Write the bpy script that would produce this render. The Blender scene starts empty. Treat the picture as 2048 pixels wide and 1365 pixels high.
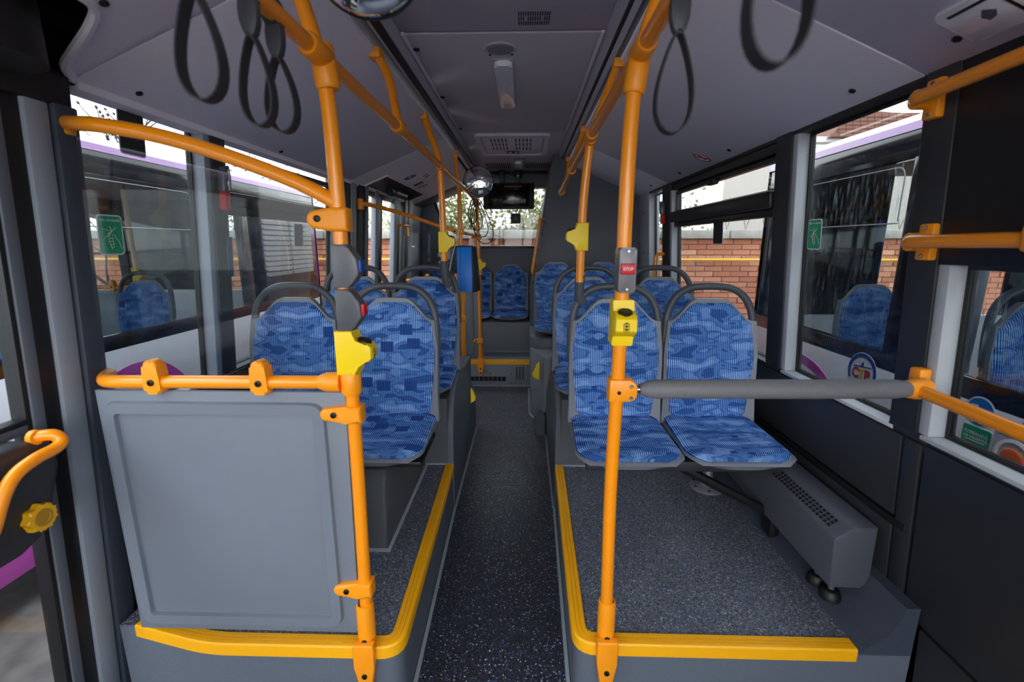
import bpy, bmesh, math, random
from mathutils import Vector, Matrix
random.seed(7)
SC = bpy.context.scene
COL = SC.collection

# ---------------------------------------------------------------- camera, sky, exposure
cam_data = bpy.data.cameras.new('camera'); cam = bpy.data.objects.new('camera', cam_data); COL.objects.link(cam)
cam.location = (0, 0, 1.5)
cam.rotation_euler = (math.radians(78.0), 0, math.radians(1.592))
cam_data.sensor_width = 36.0; cam_data.lens = 16.084; cam_data.clip_start = .02; cam_data.clip_end = 300
cam_data.dof.use_dof = True; cam_data.dof.focus_distance = 2.3; cam_data.dof.aperture_fstop = 2.5
SC.camera = cam
world = bpy.data.worlds.new('overcast_sky'); SC.world = world; world.use_nodes = True
_n = world.node_tree.nodes; _l = world.node_tree.links; _n.clear()
_out = _n.new('ShaderNodeOutputWorld'); _bg = _n.new('ShaderNodeBackground'); _tc = _n.new('ShaderNodeTexCoord')
_sep = _n.new('ShaderNodeSeparateXYZ'); _rmp = _n.new('ShaderNodeValToRGB')
_l.new(_tc.outputs['Generated'], _sep.inputs[0]); _l.new(_sep.outputs['Z'], _rmp.inputs[0])
_rmp.color_ramp.elements[0].position = 0.0; _rmp.color_ramp.elements[0].color = (.90, .89, .90, 1)
_rmp.color_ramp.elements[1].position = .7; _rmp.color_ramp.elements[1].color = (.82, .90, 1.0, 1)
_l.new(_rmp.outputs[0], _bg.inputs[0]); _bg.inputs[1].default_value = 1.0
_l.new(_bg.outputs[0], _out.inputs[0])
vs = SC.view_settings
vs.view_transform = 'Standard'; vs.look = 'None'; vs.gamma = 1.0; vs.use_curve_mapping = False
vs.exposure = 2.85
SC.cycles.max_bounces = 14; SC.cycles.diffuse_bounces = 6; SC.cycles.transparent_max_bounces = 24
SC.cycles.sample_clamp_indirect = 6.0

# ---------------------------------------------------------------- materials
def lin(c):
    return tuple(((x / 255) / 12.92 if x / 255 <= .04045 else ((x / 255 + .055) / 1.055) ** 2.4) for x in c)
MATS = {}
def mat(name, rgb, rough=.5, metal=0.0, spec=.5, noise=.0, nscale=60, bump=0, bscale=200, coat=0, emit=None):
    if name in MATS: return MATS[name]
    m = bpy.data.materials.new(name); m.use_nodes = True; MATS[name] = m
    nt = m.node_tree; b = nt.nodes['Principled BSDF']; c = lin(rgb) + (1,)
    b.inputs['Base Color'].default_value = c; b.inputs['Roughness'].default_value = rough
    b.inputs['Metallic'].default_value = metal; b.inputs['Specular IOR Level'].default_value = spec
    b.inputs['Coat Weight'].default_value = coat
    m.diffuse_color = c
    tc = None
    if noise or bump:
        tc = nt.nodes.new('ShaderNodeTexCoord')
    if noise:
        n = nt.nodes.new('ShaderNodeTexNoise'); n.inputs['Scale'].default_value = nscale; n.inputs['Detail'].default_value = 4
        nt.links.new(tc.outputs['Object'], n.inputs['Vector'])
        r = nt.nodes.new('ShaderNodeValToRGB')
        r.color_ramp.elements[0].position = .3; r.color_ramp.elements[1].position = .7
        r.color_ramp.elements[0].color = tuple(x * (1 - noise) for x in c[:3]) + (1,)
        r.color_ramp.elements[1].color = tuple(min(1, x * (1 + noise)) for x in c[:3]) + (1,)
        nt.links.new(n.outputs['Fac'], r.inputs[0]); nt.links.new(r.outputs[0], b.inputs['Base Color'])
    if bump:
        n = nt.nodes.new('ShaderNodeTexNoise'); n.inputs['Scale'].default_value = bscale; n.inputs['Detail'].default_value = 2
        nt.links.new(tc.outputs['Object'], n.inputs['Vector'])
        k = nt.nodes.new('ShaderNodeBump'); k.inputs['Strength'].default_value = bump; k.inputs['Distance'].default_value = .002
        nt.links.new(n.outputs['Fac'], k.inputs['Height']); nt.links.new(k.outputs[0], b.inputs['Normal'])
    return m

def glass_mat(name, tint=(1, 1, 1), refl=1.0, streak=0.0, rough=0.0):
    if name in MATS: return MATS[name]
    m = bpy.data.materials.new(name); m.use_nodes = True; MATS[name] = m
    nt = m.node_tree; nt.nodes.clear(); N = nt.nodes.new; L = nt.links.new
    out = N('ShaderNodeOutputMaterial'); tr = N('ShaderNodeBsdfTransparent'); gl = N('ShaderNodeBsdfGlossy')
    mx = N('ShaderNodeMixShader'); lw = N('ShaderNodeLayerWeight'); lw.inputs[0].default_value = .5
    fr = N('ShaderNodeMath'); fr.operation = 'POWER'; fr.inputs[1].default_value = 5.0; L(lw.outputs['Facing'], fr.inputs[0])
    mu = N('ShaderNodeMath'); mu.operation = 'MULTIPLY_ADD'; mu.inputs[1].default_value = .55 * refl; mu.inputs[2].default_value = .03 * refl; mu.use_clamp = True
    tr.inputs[0].default_value = tuple(tint) + (1,); gl.inputs['Roughness'].default_value = rough
    L(fr.outputs[0], mu.inputs[0]); L(mu.outputs[0], mx.inputs[0]); L(tr.outputs[0], mx.inputs[1]); L(gl.outputs[0], mx.inputs[2])
    last = mx
    if streak:
        tc = N('ShaderNodeTexCoord'); mp = N('ShaderNodeMapping'); ns = N('ShaderNodeTexNoise'); rp = N('ShaderNodeValToRGB')
        mp.inputs['Rotation'].default_value = (math.radians(-38), 0, 0); mp.inputs['Scale'].default_value = (1, 120, 7)
        ns.inputs['Scale'].default_value = 1.0; ns.inputs['Detail'].default_value = 3
        L(tc.outputs['Object'], mp.inputs[0]); L(mp.outputs[0], ns.inputs['Vector']); L(ns.outputs['Fac'], rp.inputs[0])
        n2 = N('ShaderNodeTexNoise'); n2.inputs['Scale'].default_value = 2.2; L(tc.outputs['Object'], n2.inputs['Vector'])
        m2 = N('ShaderNodeMath'); m2.operation = 'MULTIPLY'
        rp.color_ramp.elements[0].position = .58; rp.color_ramp.elements[0].color = (0, 0, 0, 1)
        rp.color_ramp.elements[1].position = .72; rp.color_ramp.elements[1].color = (streak,) * 3 + (1,)
        L(rp.outputs[0], m2.inputs[0]); L(n2.outputs['Fac'], m2.inputs[1])
        df = N('ShaderNodeBsdfDiffuse'); df.inputs[0].default_value = (.75, .75, .75, 1)
        mx2 = N('ShaderNodeMixShader'); L(m2.outputs[0], mx2.inputs[0]); L(mx.outputs[0], mx2.inputs[1]); L(df.outputs[0], mx2.inputs[2])
        last = mx2
    L(last.outputs[0], out.inputs[0]); m.diffuse_color = (.7, .8, .85, .3)
    return m

def fabric_mat(name, squares):
    m = bpy.data.materials.new(name); m.use_nodes = True; MATS[name] = m
    nt = m.node_tree; N = nt.nodes.new; L = nt.links.new; b = nt.nodes['Principled BSDF']
    b.inputs['Roughness'].default_value = .95; b.inputs['Specular IOR Level'].default_value = .15
    uv = N('ShaderNodeUVMap'); uv.uv_map = 'UVMap'
    oi = N('ShaderNodeObjectInfo'); va = N('ShaderNodeVectorMath'); va.operation = 'ADD'
    cb = N('ShaderNodeCombineXYZ'); mr = N('ShaderNodeMath'); mr.operation = 'MULTIPLY'; mr.inputs[1].default_value = 7.3
    L(oi.outputs['Random'], mr.inputs[0]); L(mr.outputs[0], cb.inputs[0]); L(mr.outputs[0], cb.inputs[1])
    L(uv.outputs[0], va.inputs[0]); L(cb.outputs[0], va.inputs[1])
    # big horizontal cloud shapes in three blues
    mp = N('ShaderNodeMapping'); mp.inputs['Scale'].default_value = (8, 21, 1); L(va.outputs[0], mp.inputs[0])
    ns = N('ShaderNodeTexNoise'); ns.inputs['Scale'].default_value = 1; ns.inputs['Detail'].default_value = 1.2; L(mp.outputs[0], ns.inputs['Vector'])
    rp = N('ShaderNodeValToRGB'); rp.color_ramp.interpolation = 'CONSTANT'
    e = rp.color_ramp.elements; e[0].position = 0; e[0].color = (.18, .18, .18, 1); e[1].position = .40; e[1].color = (.5, .5, .5, 1)
    for p, v in ((.50, .34), (.545, .72), (.62, 1.0)):
        x = e.new(p); x.color = (v, v, v, 1)
    L(ns.outputs['Fac'], rp.inputs[0])
    # rounded cloud cells
    mp2 = N('ShaderNodeMapping'); mp2.inputs['Scale'].default_value = (12, 19, 1); L(va.outputs[0], mp2.inputs[0])
    vo = N('ShaderNodeTexVoronoi'); vo.inputs['Scale'].default_value = 1.0; vo.inputs['Randomness'].default_value = .8; L(mp2.outputs[0], vo.inputs['Vector'])
    r2 = N('ShaderNodeValToRGB'); r2.color_ramp.interpolation = 'CONSTANT'
    r2.color_ramp.elements[0].color = (1, 1, 1, 1); r2.color_ramp.elements[1].position = .36; r2.color_ramp.elements[1].color = (0, 0, 0, 1)
    L(vo.outputs['Distance'], r2.inputs[0])
    sc = N('ShaderNodeSeparateColor'); L(vo.outputs['Color'], sc.inputs[0])
    gt = N('ShaderNodeMath'); gt.operation = 'GREATER_THAN'; gt.inputs[1].default_value = .55; L(sc.outputs[0], gt.inputs[0])
    cm = N('ShaderNodeMath'); cm.operation = 'MULTIPLY'; L(r2.outputs[0], cm.inputs[0]); L(gt.outputs[0], cm.inputs[1])
    mA = N('ShaderNodeMix'); mA.data_type = 'FLOAT'; L(cm.outputs[0], mA.inputs[0]); L(rp.outputs[0], mA.inputs[2]); mA.inputs[3].default_value = .74
    # dark squares
    mp3 = N('ShaderNodeMapping'); mp3.inputs['Scale'].default_value = (8, 10, 1); L(va.outputs[0], mp3.inputs[0])
    v3 = N('ShaderNodeTexVoronoi'); v3.distance = 'CHEBYCHEV'; v3.inputs['Scale'].default_value = 1; v3.inputs['Randomness'].default_value = .7; L(mp3.outputs[0], v3.inputs['Vector'])
    r3 = N('ShaderNodeMath'); r3.operation = 'LESS_THAN'; r3.inputs[1].default_value = squares; L(v3.outputs['Distance'], r3.inputs[0])
    mB = N('ShaderNodeMix'); mB.data_type = 'FLOAT'; L(r3.outputs[0], mB.inputs[0]); L(mA.outputs[0], mB.inputs[2]); mB.inputs[3].default_value = .10
    # fine light cords
    sx = N('ShaderNodeSeparateXYZ'); L(uv.outputs[0], sx.inputs[0])
    fm = N('ShaderNodeMath'); fm.operation = 'MULTIPLY'; fm.inputs[1].default_value = 2 * math.pi / .0082; L(sx.outputs[0], fm.inputs[0])
    sn = N('ShaderNodeMath'); sn.operation = 'SINE'; L(fm.outputs[0], sn.inputs[0])
    cr = N('ShaderNodeMapRange'); cr.inputs[1].default_value = -.35; cr.inputs[2].default_value = .75; L(sn.outputs[0], cr.inputs[0])
    base = N('ShaderNodeValToRGB'); be = base.color_ramp.elements
    be[0].color = lin((14, 36, 92)) + (1,); be[1].color = lin((50, 106, 182)) + (1,); x = be.new(.4); x.color = lin((28, 70, 144)) + (1,)
    cord = N('ShaderNodeValToRGB'); ce = cord.color_ramp.elements
    ce[0].color = lin((38, 78, 156)) + (1,); ce[1].color = lin((184, 216, 250)) + (1,); x = ce.new(.4); x.color = lin((104, 156, 222)) + (1,)
    L(mB.outputs[0], base.inputs[0]); L(mB.outputs[0], cord.inputs[0])
    mc = N('ShaderNodeMix'); mc.data_type = 'RGBA'; L(cr.outputs[0], mc.inputs[0]); L(base.outputs[0], mc.inputs[6]); L(cord.outputs[0], mc.inputs[7])
    L(mc.outputs[2], b.inputs['Base Color'])
    bp = N('ShaderNodeBump'); bp.inputs['Strength'].default_value = .4; bp.inputs['Distance'].default_value = .001; L(sn.outputs[0], bp.inputs['Height']); L(bp.outputs[0], b.inputs['Normal'])
    m.diffuse_color = (.1, .25, .6, 1)
    return m

def speckle_mat(name, base, rough=.42):
    m = bpy.data.materials.new(name); m.use_nodes = True; MATS[name] = m
    nt = m.node_tree; N = nt.nodes.new; L = nt.links.new; b = nt.nodes['Principled BSDF']
    b.inputs['Roughness'].default_value = rough
    tc = N('ShaderNodeTexCoord'); vo = N('ShaderNodeTexVoronoi'); vo.inputs['Scale'].default_value = 250; L(tc.outputs['Object'], vo.inputs['Vector'])
    sc = N('ShaderNodeSeparateColor'); L(vo.outputs['Color'], sc.inputs[0])
    rp = N('ShaderNodeValToRGB'); rp.color_ramp.interpolation = 'CONSTANT'; e = rp.color_ramp.elements
    c = lin(base); e[0].color = tuple(x * .55 for x in c) + (1,); e[1].position = .3; e[1].color = c + (1,)
    for p, col in ((.62, tuple(x * 1.9 for x in c)), (.78, lin((62, 76, 112))), (.85, tuple(x * 1.2 for x in c)), (.945, lin((196, 196, 200))), (.965, lin((92, 120, 170)))):
        x = e.new(p); x.color = tuple(min(1, q) for q in col) + (1,)
    L(sc.outputs[0], rp.inputs[0]); L(rp.outputs[0], b.inputs['Base Color'])
    mr = N('ShaderNodeMapRange'); mr.inputs[3].default_value = rough - .14; mr.inputs[4].default_value = rough + .18; L(sc.outputs[1], mr.inputs[0]); L(mr.outputs[0], b.inputs['Roughness'])
    bp = N('ShaderNodeBump'); bp.inputs['Strength'].default_value = .35; bp.inputs['Distance'].default_value = .001; L(sc.outputs[1], bp.inputs['Height']); L(bp.outputs[0], b.inputs['Normal'])
    m.diffuse_color = c + (1,)
    return m

FAB_R = fabric_mat('blue_cloud_fabric', .10)
FAB_L = fabric_mat('blue_check_fabric', .24)
M_SHELL = mat('grey_seat_plastic', (128, 131, 138), .45, noise=.04, nscale=300)
M_HANDLE = mat('charcoal_handle_plastic', (74, 77, 83), .42, bump=.15, bscale=600)
M_YEL = mat('orange_yellow_paint', (255, 152, 10), .30, coat=.3)
M_YCLAMP = mat('orange_yellow_clamp', (255, 156, 18), .38)
M_YPLAS = mat('lemon_yellow_plastic', (250, 212, 8), .4)
M_NOSE = mat('yellow_step_edge', (255, 180, 0), .5, bump=.1, bscale=400)
M_BOLT = mat('black_bolt', (22, 22, 24), .4, metal=.4)
M_STEEL = mat('bare_steel', (170, 172, 176), .25, metal=1, noise=.05)
M_PANEL = mat('blue_grey_panel', (112, 119, 130), .42, noise=.02, nscale=14)
M_RISER = mat('grey_textured_vinyl', (96, 103, 114), .6, bump=.5, bscale=90, noise=.05, nscale=200)
M_REAR = mat('brightened_rear_vinyl', (128, 133, 140), .6, bump=.3, bscale=200, noise=.03, nscale=200)  # riser vinyl lightened in colour to stand in for door light at the rear
M_ARCH = mat('dark_grey_textured_vinyl', (84, 88, 94), .6, bump=.6, bscale=260, noise=.08, nscale=260)
M_WALLD = mat('charcoal_wall_laminate', (42, 44, 49), .5, noise=.04, nscale=30)
M_WALLM = mat('mid_grey_wall_laminate', (96, 102, 112), .5, noise=.03, nscale=30)
M_PILLAR = mat('light_grey_pillar', (178, 182, 187), .5, noise=.02, nscale=40)
M_PILLB = mat('light_blue_grey_pillar', (142, 149, 160), .5, noise=.02, nscale=40)
M_COVE = mat('pale_grey_cove_laminate', (232, 226, 236), .6, noise=.012, nscale=50)
M_CEIL = mat('grey_ceiling_laminate', (208, 200, 208), .65, bump=.2, bscale=500, noise=.03, nscale=300)
M_DARKL = mat('dark_ceiling_channel', (190, 188, 200), .5, noise=.02)
M_BLACK = mat('black_rubber', (14, 14, 16), .5, noise=.1, nscale=50)
M_FRAME = mat('black_window_frame', (13, 13, 15), .4, noise=.05)
M_FRAMEB = mat('dark_brown_black_frame', (24, 21, 20), .4, noise=.05)
M_SILL = mat('light_grey_sill', (196, 200, 204), .5, noise=.02)
M_WHITE = mat('white_print', (240, 240, 240), .5, noise=.01)
M_LAMP = mat('frosted_lamp_cover', (250, 248, 254), .25, coat=.6)
M_GREEN = mat('green_sticker', (10, 168, 112), .45, noise=.02)
M_DGREEN = mat('dark_green_sticker_back', (12, 30, 28), .5, noise=.05)
M_RED = mat('red_plastic', (206, 26, 36), .4, noise=.03)
M_BLUE = mat('bright_blue_casing', (4, 138, 250), .4, noise=.02)
M_BBTN = mat('blue_button', (20, 70, 160), .4, noise=.02)
M_GBOX = mat('grey_button_housing', (98, 98, 104), .35, noise=.03)
M_WELD = mat('pale_grey_floor_weld', (150, 156, 164), .5, noise=.02)
M_MIRROR = mat('mirror_silver', (235, 238, 240), .02, metal=1, noise=.005)
M_SCREEN = mat('black_screen', (8, 8, 10), .12, noise=.02)
M_STRAP = mat('black_webbing', (44, 45, 50), .6, bump=.3, bscale=900, noise=.06, nscale=300)
M_FLOOR = speckle_mat('dark_speckled_vinyl', (44, 45, 51), .40)
M_PODF = speckle_mat('blue_grey_speckled_vinyl', (100, 102, 109), .36)
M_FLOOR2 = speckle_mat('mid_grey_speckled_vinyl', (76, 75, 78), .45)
M_HEAT = mat('grey_heater_metal', (86, 89, 98), .4, metal=.2, noise=.02)
M_GRILLE = mat('black_grille', (10, 10, 11), .7, noise=.1)
M_TOWER = mat('dark_grey_tower_laminate', (90, 93, 101), .55, noise=.03, nscale=25)
M_CONC = mat('grey_concrete_cap', (176, 170, 158), .9, noise=.12, nscale=8)
M_ASPH = mat('wet_asphalt', (96, 92, 88), .45, noise=.3, nscale=9, bump=.6, bscale=60)
M_BUSW = mat('white_bus_paint', (222, 220, 226), .25, coat=.5, noise=.01)
M_PURPLE = mat('purple_bus_paint', (200, 70, 180), .3, coat=.5, noise=.02)
M_LILAC = mat('lilac_roof_stripe', (168, 104, 174), .3, coat=.5, noise=.02)
M_BUSBLK = mat('black_bus_glass_band', (30, 30, 34), .08, noise=.05, nscale=4)
GLASS = glass_mat('tinted_window_glass', (.62, .64, .645))
GLASS_C = glass_mat('clear_window_glass', (.95, .96, .96))
GLASS_D = glass_mat('tinted_bus_glass', (.80, .85, .86), .8)
GLASS_S = glass_mat('streaked_bus_glass', (.88, .92, .92), .7, streak=.7)
GLASS_P = glass_mat('screen_glass', (.97, .985, .985), .35)

# ---------------------------------------------------------------- builders
WORIG = {}
def tag(o, label=None, cat=None, group=None, kind=None):
    if label: o['label'] = label
    if cat: o['category'] = cat
    if group: o['group'] = group
    if kind: o['kind'] = kind
    return o
def T(name, label, cat, loc=(0, 0, 0), group=None):
    o = bpy.data.objects.new(name, None); COL.objects.link(o); o.location = loc; o.empty_display_size = .05
    WORIG[o.name] = Vector(loc)
    return tag(o, label, cat, group)

def fillet(pts, r, n=6):
    pts = [Vector(p) for p in pts]; out = [pts[0]]
    for i in range(1, len(pts) - 1):
        a, b, c = pts[i - 1], pts[i], pts[i + 1]
        d1 = (a - b); d2 = (c - b); rr = min(r, d1.length * .49, d2.length * .49)
        p1 = b + d1.normalized() * rr; p2 = b + d2.normalized() * rr
        for k in range(n + 1):
            t = k / n; out.append(p1 * (1 - t) ** 2 + b * 2 * t * (1 - t) + p2 * t * t)
    out.append(pts[-1]); return out
def smooth_path(pts, n=6):
    P = [Vector(p) for p in pts]; out = []
    for i in range(len(P) - 1):
        p0 = P[max(i - 1, 0)]; p1 = P[i]; p2 = P[i + 1]; p3 = P[min(i + 2, len(P) - 1)]
        for k in range(n):
            t = k / n
            out.append(.5 * ((2 * p1) + (p2 - p0) * t + (2 * p0 - 5 * p1 + 4 * p2 - p3) * t * t + (3 * p1 - p0 - 3 * p2 + p3) * t ** 3))
    out.append(P[-1]); return out

class B:
    def __init__(s): s.bm = bmesh.new(); s.uv = None; s.M = Matrix()
    def v(s, p): return s.bm.verts.new(s.M @ Vector(p))
    def f(s, vs):
        try: return s.bm.faces.new(vs)
        except ValueError: return None
    def hexa(s, p, bev=0, seg=2):
        v = [s.v(q) for q in p]
        fs = [s.f([v[i] for i in q]) for q in ((0, 3, 2, 1), (4, 5, 6, 7), (0, 1, 5, 4), (1, 2, 6, 5), (2, 3, 7, 6), (3, 0, 4, 7))]
        if bev:
            ed = list({e for f in fs for e in f.edges})
            bmesh.ops.bevel(s.bm, geom=ed, offset=bev, segments=seg, affect='EDGES', profile=.5)
        return s
    def box(s, x0, x1, y0, y1, z0, z1, bev=0, seg=2):
        return s.hexa([(x0, y0, z0), (x1, y0, z0), (x1, y1, z0), (x0, y1, z0), (x0, y0, z1), (x1, y0, z1), (x1, y1, z1), (x0, y1, z1)], bev, seg)
    def prism(s, pts, fn, d0, d1, bev=0, seg=2):
        a = [s.v(fn(u, v, d0)) for u, v in pts]; b = [s.v(fn(u, v, d1)) for u, v in pts]; n = len(pts)
        fs = [s.f(a[::-1]), s.f(b)] + [s.f([a[i], a[(i + 1) % n], b[(i + 1) % n], b[i]]) for i in range(n)]
        if bev:
            ed = list({e for f in fs[:2] for e in f.edges})
            bmesh.ops.bevel(s.bm, geom=ed, offset=bev, segments=seg, affect='EDGES', profile=.5)
        return s
    def tube(s, pts, r, seg=12, caps=True, flat=1.0):
        P = [Vector(p) for p in pts]; n = len(P); R = r if isinstance(r, (list, tuple)) else [r] * n
        tang = []
        for i in range(n):
            a = P[max(i - 1, 0)]; b = P[min(i + 1, n - 1)]; tang.append((b - a).normalized())
        ref = Vector((0, 0, 1)) if abs(tang[0].z) < .9 else Vector((1, 0, 0))
        u = tang[0].cross(ref).normalized(); rings = []
        for i in range(n):
            t = tang[i]; u = (u - t * u.dot(t)).normalized(); w = t.cross(u)
            rings.append([s.v(P[i] + u * math.cos(2 * math.pi * k / seg) * R[i] * flat + w * math.sin(2 * math.pi * k / seg) * R[i]) for k in range(seg)])
        for i in range(n - 1):
            for k in range(seg):
                s.f([rings[i][k], rings[i][(k + 1) % seg], rings[i + 1][(k + 1) % seg], rings[i + 1][k]])
        if caps: s.f(rings[0][::-1]); s.f(rings[-1])
        return s
    def cyl(s, p0, p1, r, r1=None, seg=16): return s.tube([p0, p1], [r, r if r1 is None else r1], seg)
    def lathe(s, prof, org, ax=(0, 0, 1), seg=24):
        ax = Vector(ax).normalized(); org = Vector(org)
        u = ax.cross(Vector((0, 0, 1)) if abs(ax.z) < .9 else Vector((1, 0, 0))).normalized(); w = ax.cross(u); rings = []
        for r, h in prof:
            rings.append([s.v(org + ax * h + (u * math.cos(2 * math.pi * k / seg) + w * math.sin(2 * math.pi * k / seg)) * max(r, 1e-5)) for k in range(seg)])
        for i in range(len(rings) - 1):
            for k in range(seg): s.f([rings[i][k], rings[i][(k + 1) % seg], rings[i + 1][(k + 1) % seg], rings[i + 1][k]])
        s.f(rings[0][::-1]); s.f(rings[-1]); return s
    def slab(s, top, bot, nu, nv, uvfn=None):
        A = [[s.v(top(i / nu, j / nv)) for j in range(nv + 1)] for i in range(nu + 1)]
        C = [[s.v(bot(i / nu, j / nv)) for j in range(nv + 1)] for i in range(nu + 1)]
        uvl = (s.bm.loops.layers.uv.get('UVMap') or s.bm.loops.layers.uv.new('UVMap')) if uvfn else None
        def put(f, keys):
            if f and uvl:
                for l, (i, j) in zip(f.loops, keys): l[uvl].uv = uvfn(i / nu, j / nv)
        for i in range(nu):
            for j in range(nv):
                k = [(i, j), (i + 1, j), (i + 1, j + 1), (i, j + 1)]
                put(s.f([A[a][b] for a, b in k]), k); k = k[::-1]; put(s.f([C[a][b] for a, b in k]), k)
        per = [(i, 0) for i in range(nu)] + [(nu, j) for j in range(nv)] + [(i, nv) for i in range(nu, 0, -1)] + [(0, j) for j in range(nv, 0, -1)]
        for q in range(len(per)):
            a = per[q]; b = per[(q + 1) % len(per)]
            put(s.f([A[b[0]][b[1]], A[a[0]][a[1]], C[a[0]][a[1]], C[b[0]][b[1]]]), [b, a, a, b])
        return s
    def sweep_plan(s, path, prof):
        """profile of (inward offset, z) carried along a plan path, mitred"""
        P = [Vector((p[0], p[1])) for p in path]; n = len(P); rings = []
        for i in range(n):
            d1 = (P[i] - P[i - 1]).normalized() if i else (P[1] - P[0]).normalized()
            d2 = (P[i + 1] - P[i]).normalized() if i < n - 1 else d1
            n1 = Vector((-d1.y, d1.x)); n2 = Vector((-d2.y, d2.x)); m = (n1 + n2).normalized(); k = 1 / max(.3, m.dot(n1))
            rings.append([s.v((P[i].x + m.x * o * k, P[i].y + m.y * o * k, z)) for o, z in prof])
        q = len(prof)
        for i in range(n - 1):
            for k in range(q): s.f([rings[i][k], rings[i][(k + 1) % q], rings[i + 1][(k + 1) % q], rings[i + 1][k]])
        s.f(rings[0][::-1]); s.f(rings[-1]); return s
    def obj(s, name, m, parent=None, ang=38, local=False, recalc=True):
        if recalc: bmesh.ops.recalc_face_normals(s.bm, faces=s.bm.faces[:])
        me = bpy.data.meshes.new(name)
        if parent is not None and not local:
            bmesh.ops.translate(s.bm, verts=s.bm.verts[:], vec=-WORIG[parent.name])
        s.bm.to_mesh(me); s.bm.free(); me.materials.append(m)
        me.polygons.foreach_set('use_smooth', [True] * len(me.polygons))
        me.set_sharp_from_angle(angle=math.radians(ang))
        o = bpy.data.objects.new(name, me); COL.objects.link(o)
        if parent is not None: o.parent = parent; WORIG[o.name] = WORIG[parent.name].copy()
        else: WORIG[o.name] = Vector((0, 0, 0))
        return o
def struct(o, label=None):
    o['kind'] = 'structure'
    if label: o['label'] = label
    return o
def copy_tree(o, parent=None):
    c = o.copy(); COL.objects.link(c)
    if parent is not None: c.parent = parent
    WORIG[c.name] = WORIG.get(o.name, Vector((0, 0, 0))).copy()
    for ch in [x for x in o.children]: copy_tree(ch, c)
    return c
def place(o, loc, rotz=0, label=None, group=None):
    o.location = loc; o.rotation_euler = (0, 0, rotz); WORIG[o.name] = Vector(loc)
    if label: o['label'] = label
    if group: o['group'] = group
    return o
def rrect(x0, x1, y0, y1, r, n=5):
    out = []
    for cx, cy, a in ((x1 - r, y0 + r, -90), (x1 - r, y1 - r, 0), (x0 + r, y1 - r, 90), (x0 + r, y0 + r, 180)):
        for k in range(n + 1):
            t = math.radians(a + 90 * k / n); out.append((cx + r * math.cos(t), cy + r * math.sin(t)))
    return out
XZ = lambda u, v, d: (u, d, v)
YZ = lambda u, v, d: (d, u, v)
XY = lambda u, v, d: (u, v, d)
def text_obj(name, txt, size, m, parent, M, thick=.0003, bold=0.0):
    cu = bpy.data.curves.new(name, 'FONT'); cu.body = txt; cu.size = size; cu.align_x = 'CENTER'; cu.align_y = 'CENTER'; cu.extrude = thick; cu.offset = bold; cu.resolution_u = 2
    t = bpy.data.objects.new('tmp', cu); COL.objects.link(t)
    dg = bpy.context.evaluated_depsgraph_get(); me = bpy.data.meshes.new_from_object(t.evaluated_get(dg))
    bpy.data.objects.remove(t); bpy.data.curves.remove(cu)
    me.transform(M @ Matrix.Rotation(math.radians(90), 4, 'X')); me.name = name
    me.transform(Matrix.Translation(-WORIG[parent.name]))
    me.materials.clear(); me.materials.append(m)
    o = bpy.data.objects.new(name, me); COL.objects.link(o); o.parent = parent; WORIG[o.name] = WORIG[parent.name].copy()
    return o
def bolt(parent, p, ax=(0, -1, 0), r=.0075, h=.004, m=None):
    return B().lathe([(r, -.001), (r, h * .7), (r * .75, h), (r * .45, h), (r * .4, h * .4), (0, h * .4)], p, ax, 12).obj('bolt', m or M_BOLT, parent)

# ---------------------------------------------------------------- the bus body: leaning side walls
def XR(z): return 1.16 - .065 * (z - .95)
def XL(z): return -(1.31 - .075 * (z - .95))
def wx(side, z, d):                      # d = distance towards the inside
    return XR(z) - d if side > 0 else XL(z) + d
def wbox(b, side, y0, y1, z0, z1, d_in, d_out, bev=0):
    p = []
    for z in (z0, z1):
        for (d, y) in ((d_in, y0), (-d_out, y0), (-d_out, y1), (d_in, y1)): p.append((wx(side, z, d), y, z))
    b.hexa(p, bev); return b
def wall_matrix(side, y, z, d):
    x = wx(side, z, d)
    if side < 0: return Matrix(((0, -1, .075, x), (1, 0, 0, y), (0, 0, 1, z), (0, 0, 0, 1)))
    return Matrix(((0, 1, -.065, x), (-1, 0, 0, y), (0, 0, 1, z), (0, 0, 0, 1)))

# ---------------------------------------------------------------- floor, podiums, kerbs
def covez(x):
    return 1.935 + .405 * (x + 1.24) if x < -.1 else 1.95 + .43 * (1.095 - x)
b = B(); b.box(-1.36, 1.22, -1.4, 2.93, -.06, 0); struct(b.obj('floor', M_FLOOR))
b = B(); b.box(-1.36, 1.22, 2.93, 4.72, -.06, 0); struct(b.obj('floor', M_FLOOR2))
NOSE = [(-.004, .230), (-.004, .268), (.0, .273), (.010, .274), (.0105, .2715), (.0125, .2715), (.013, .274), (.024, .274), (.0245, .2715), (.0265, .2715), (.027, .274), (.040, .274), (.042, .271), (.042, .262), (.004, .262), (.004, .230)]
PL = fillet([(-1.275, 1.245, 0), (-1.0, 1.183, 0), (-.376, 1.183, 0), (-.402, 2.40, 0)], .075)
PR = fillet([(.182, 2.40, 0), (.163, 1.215, 0), (1.035, 1.215, 0)], .075)
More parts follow.
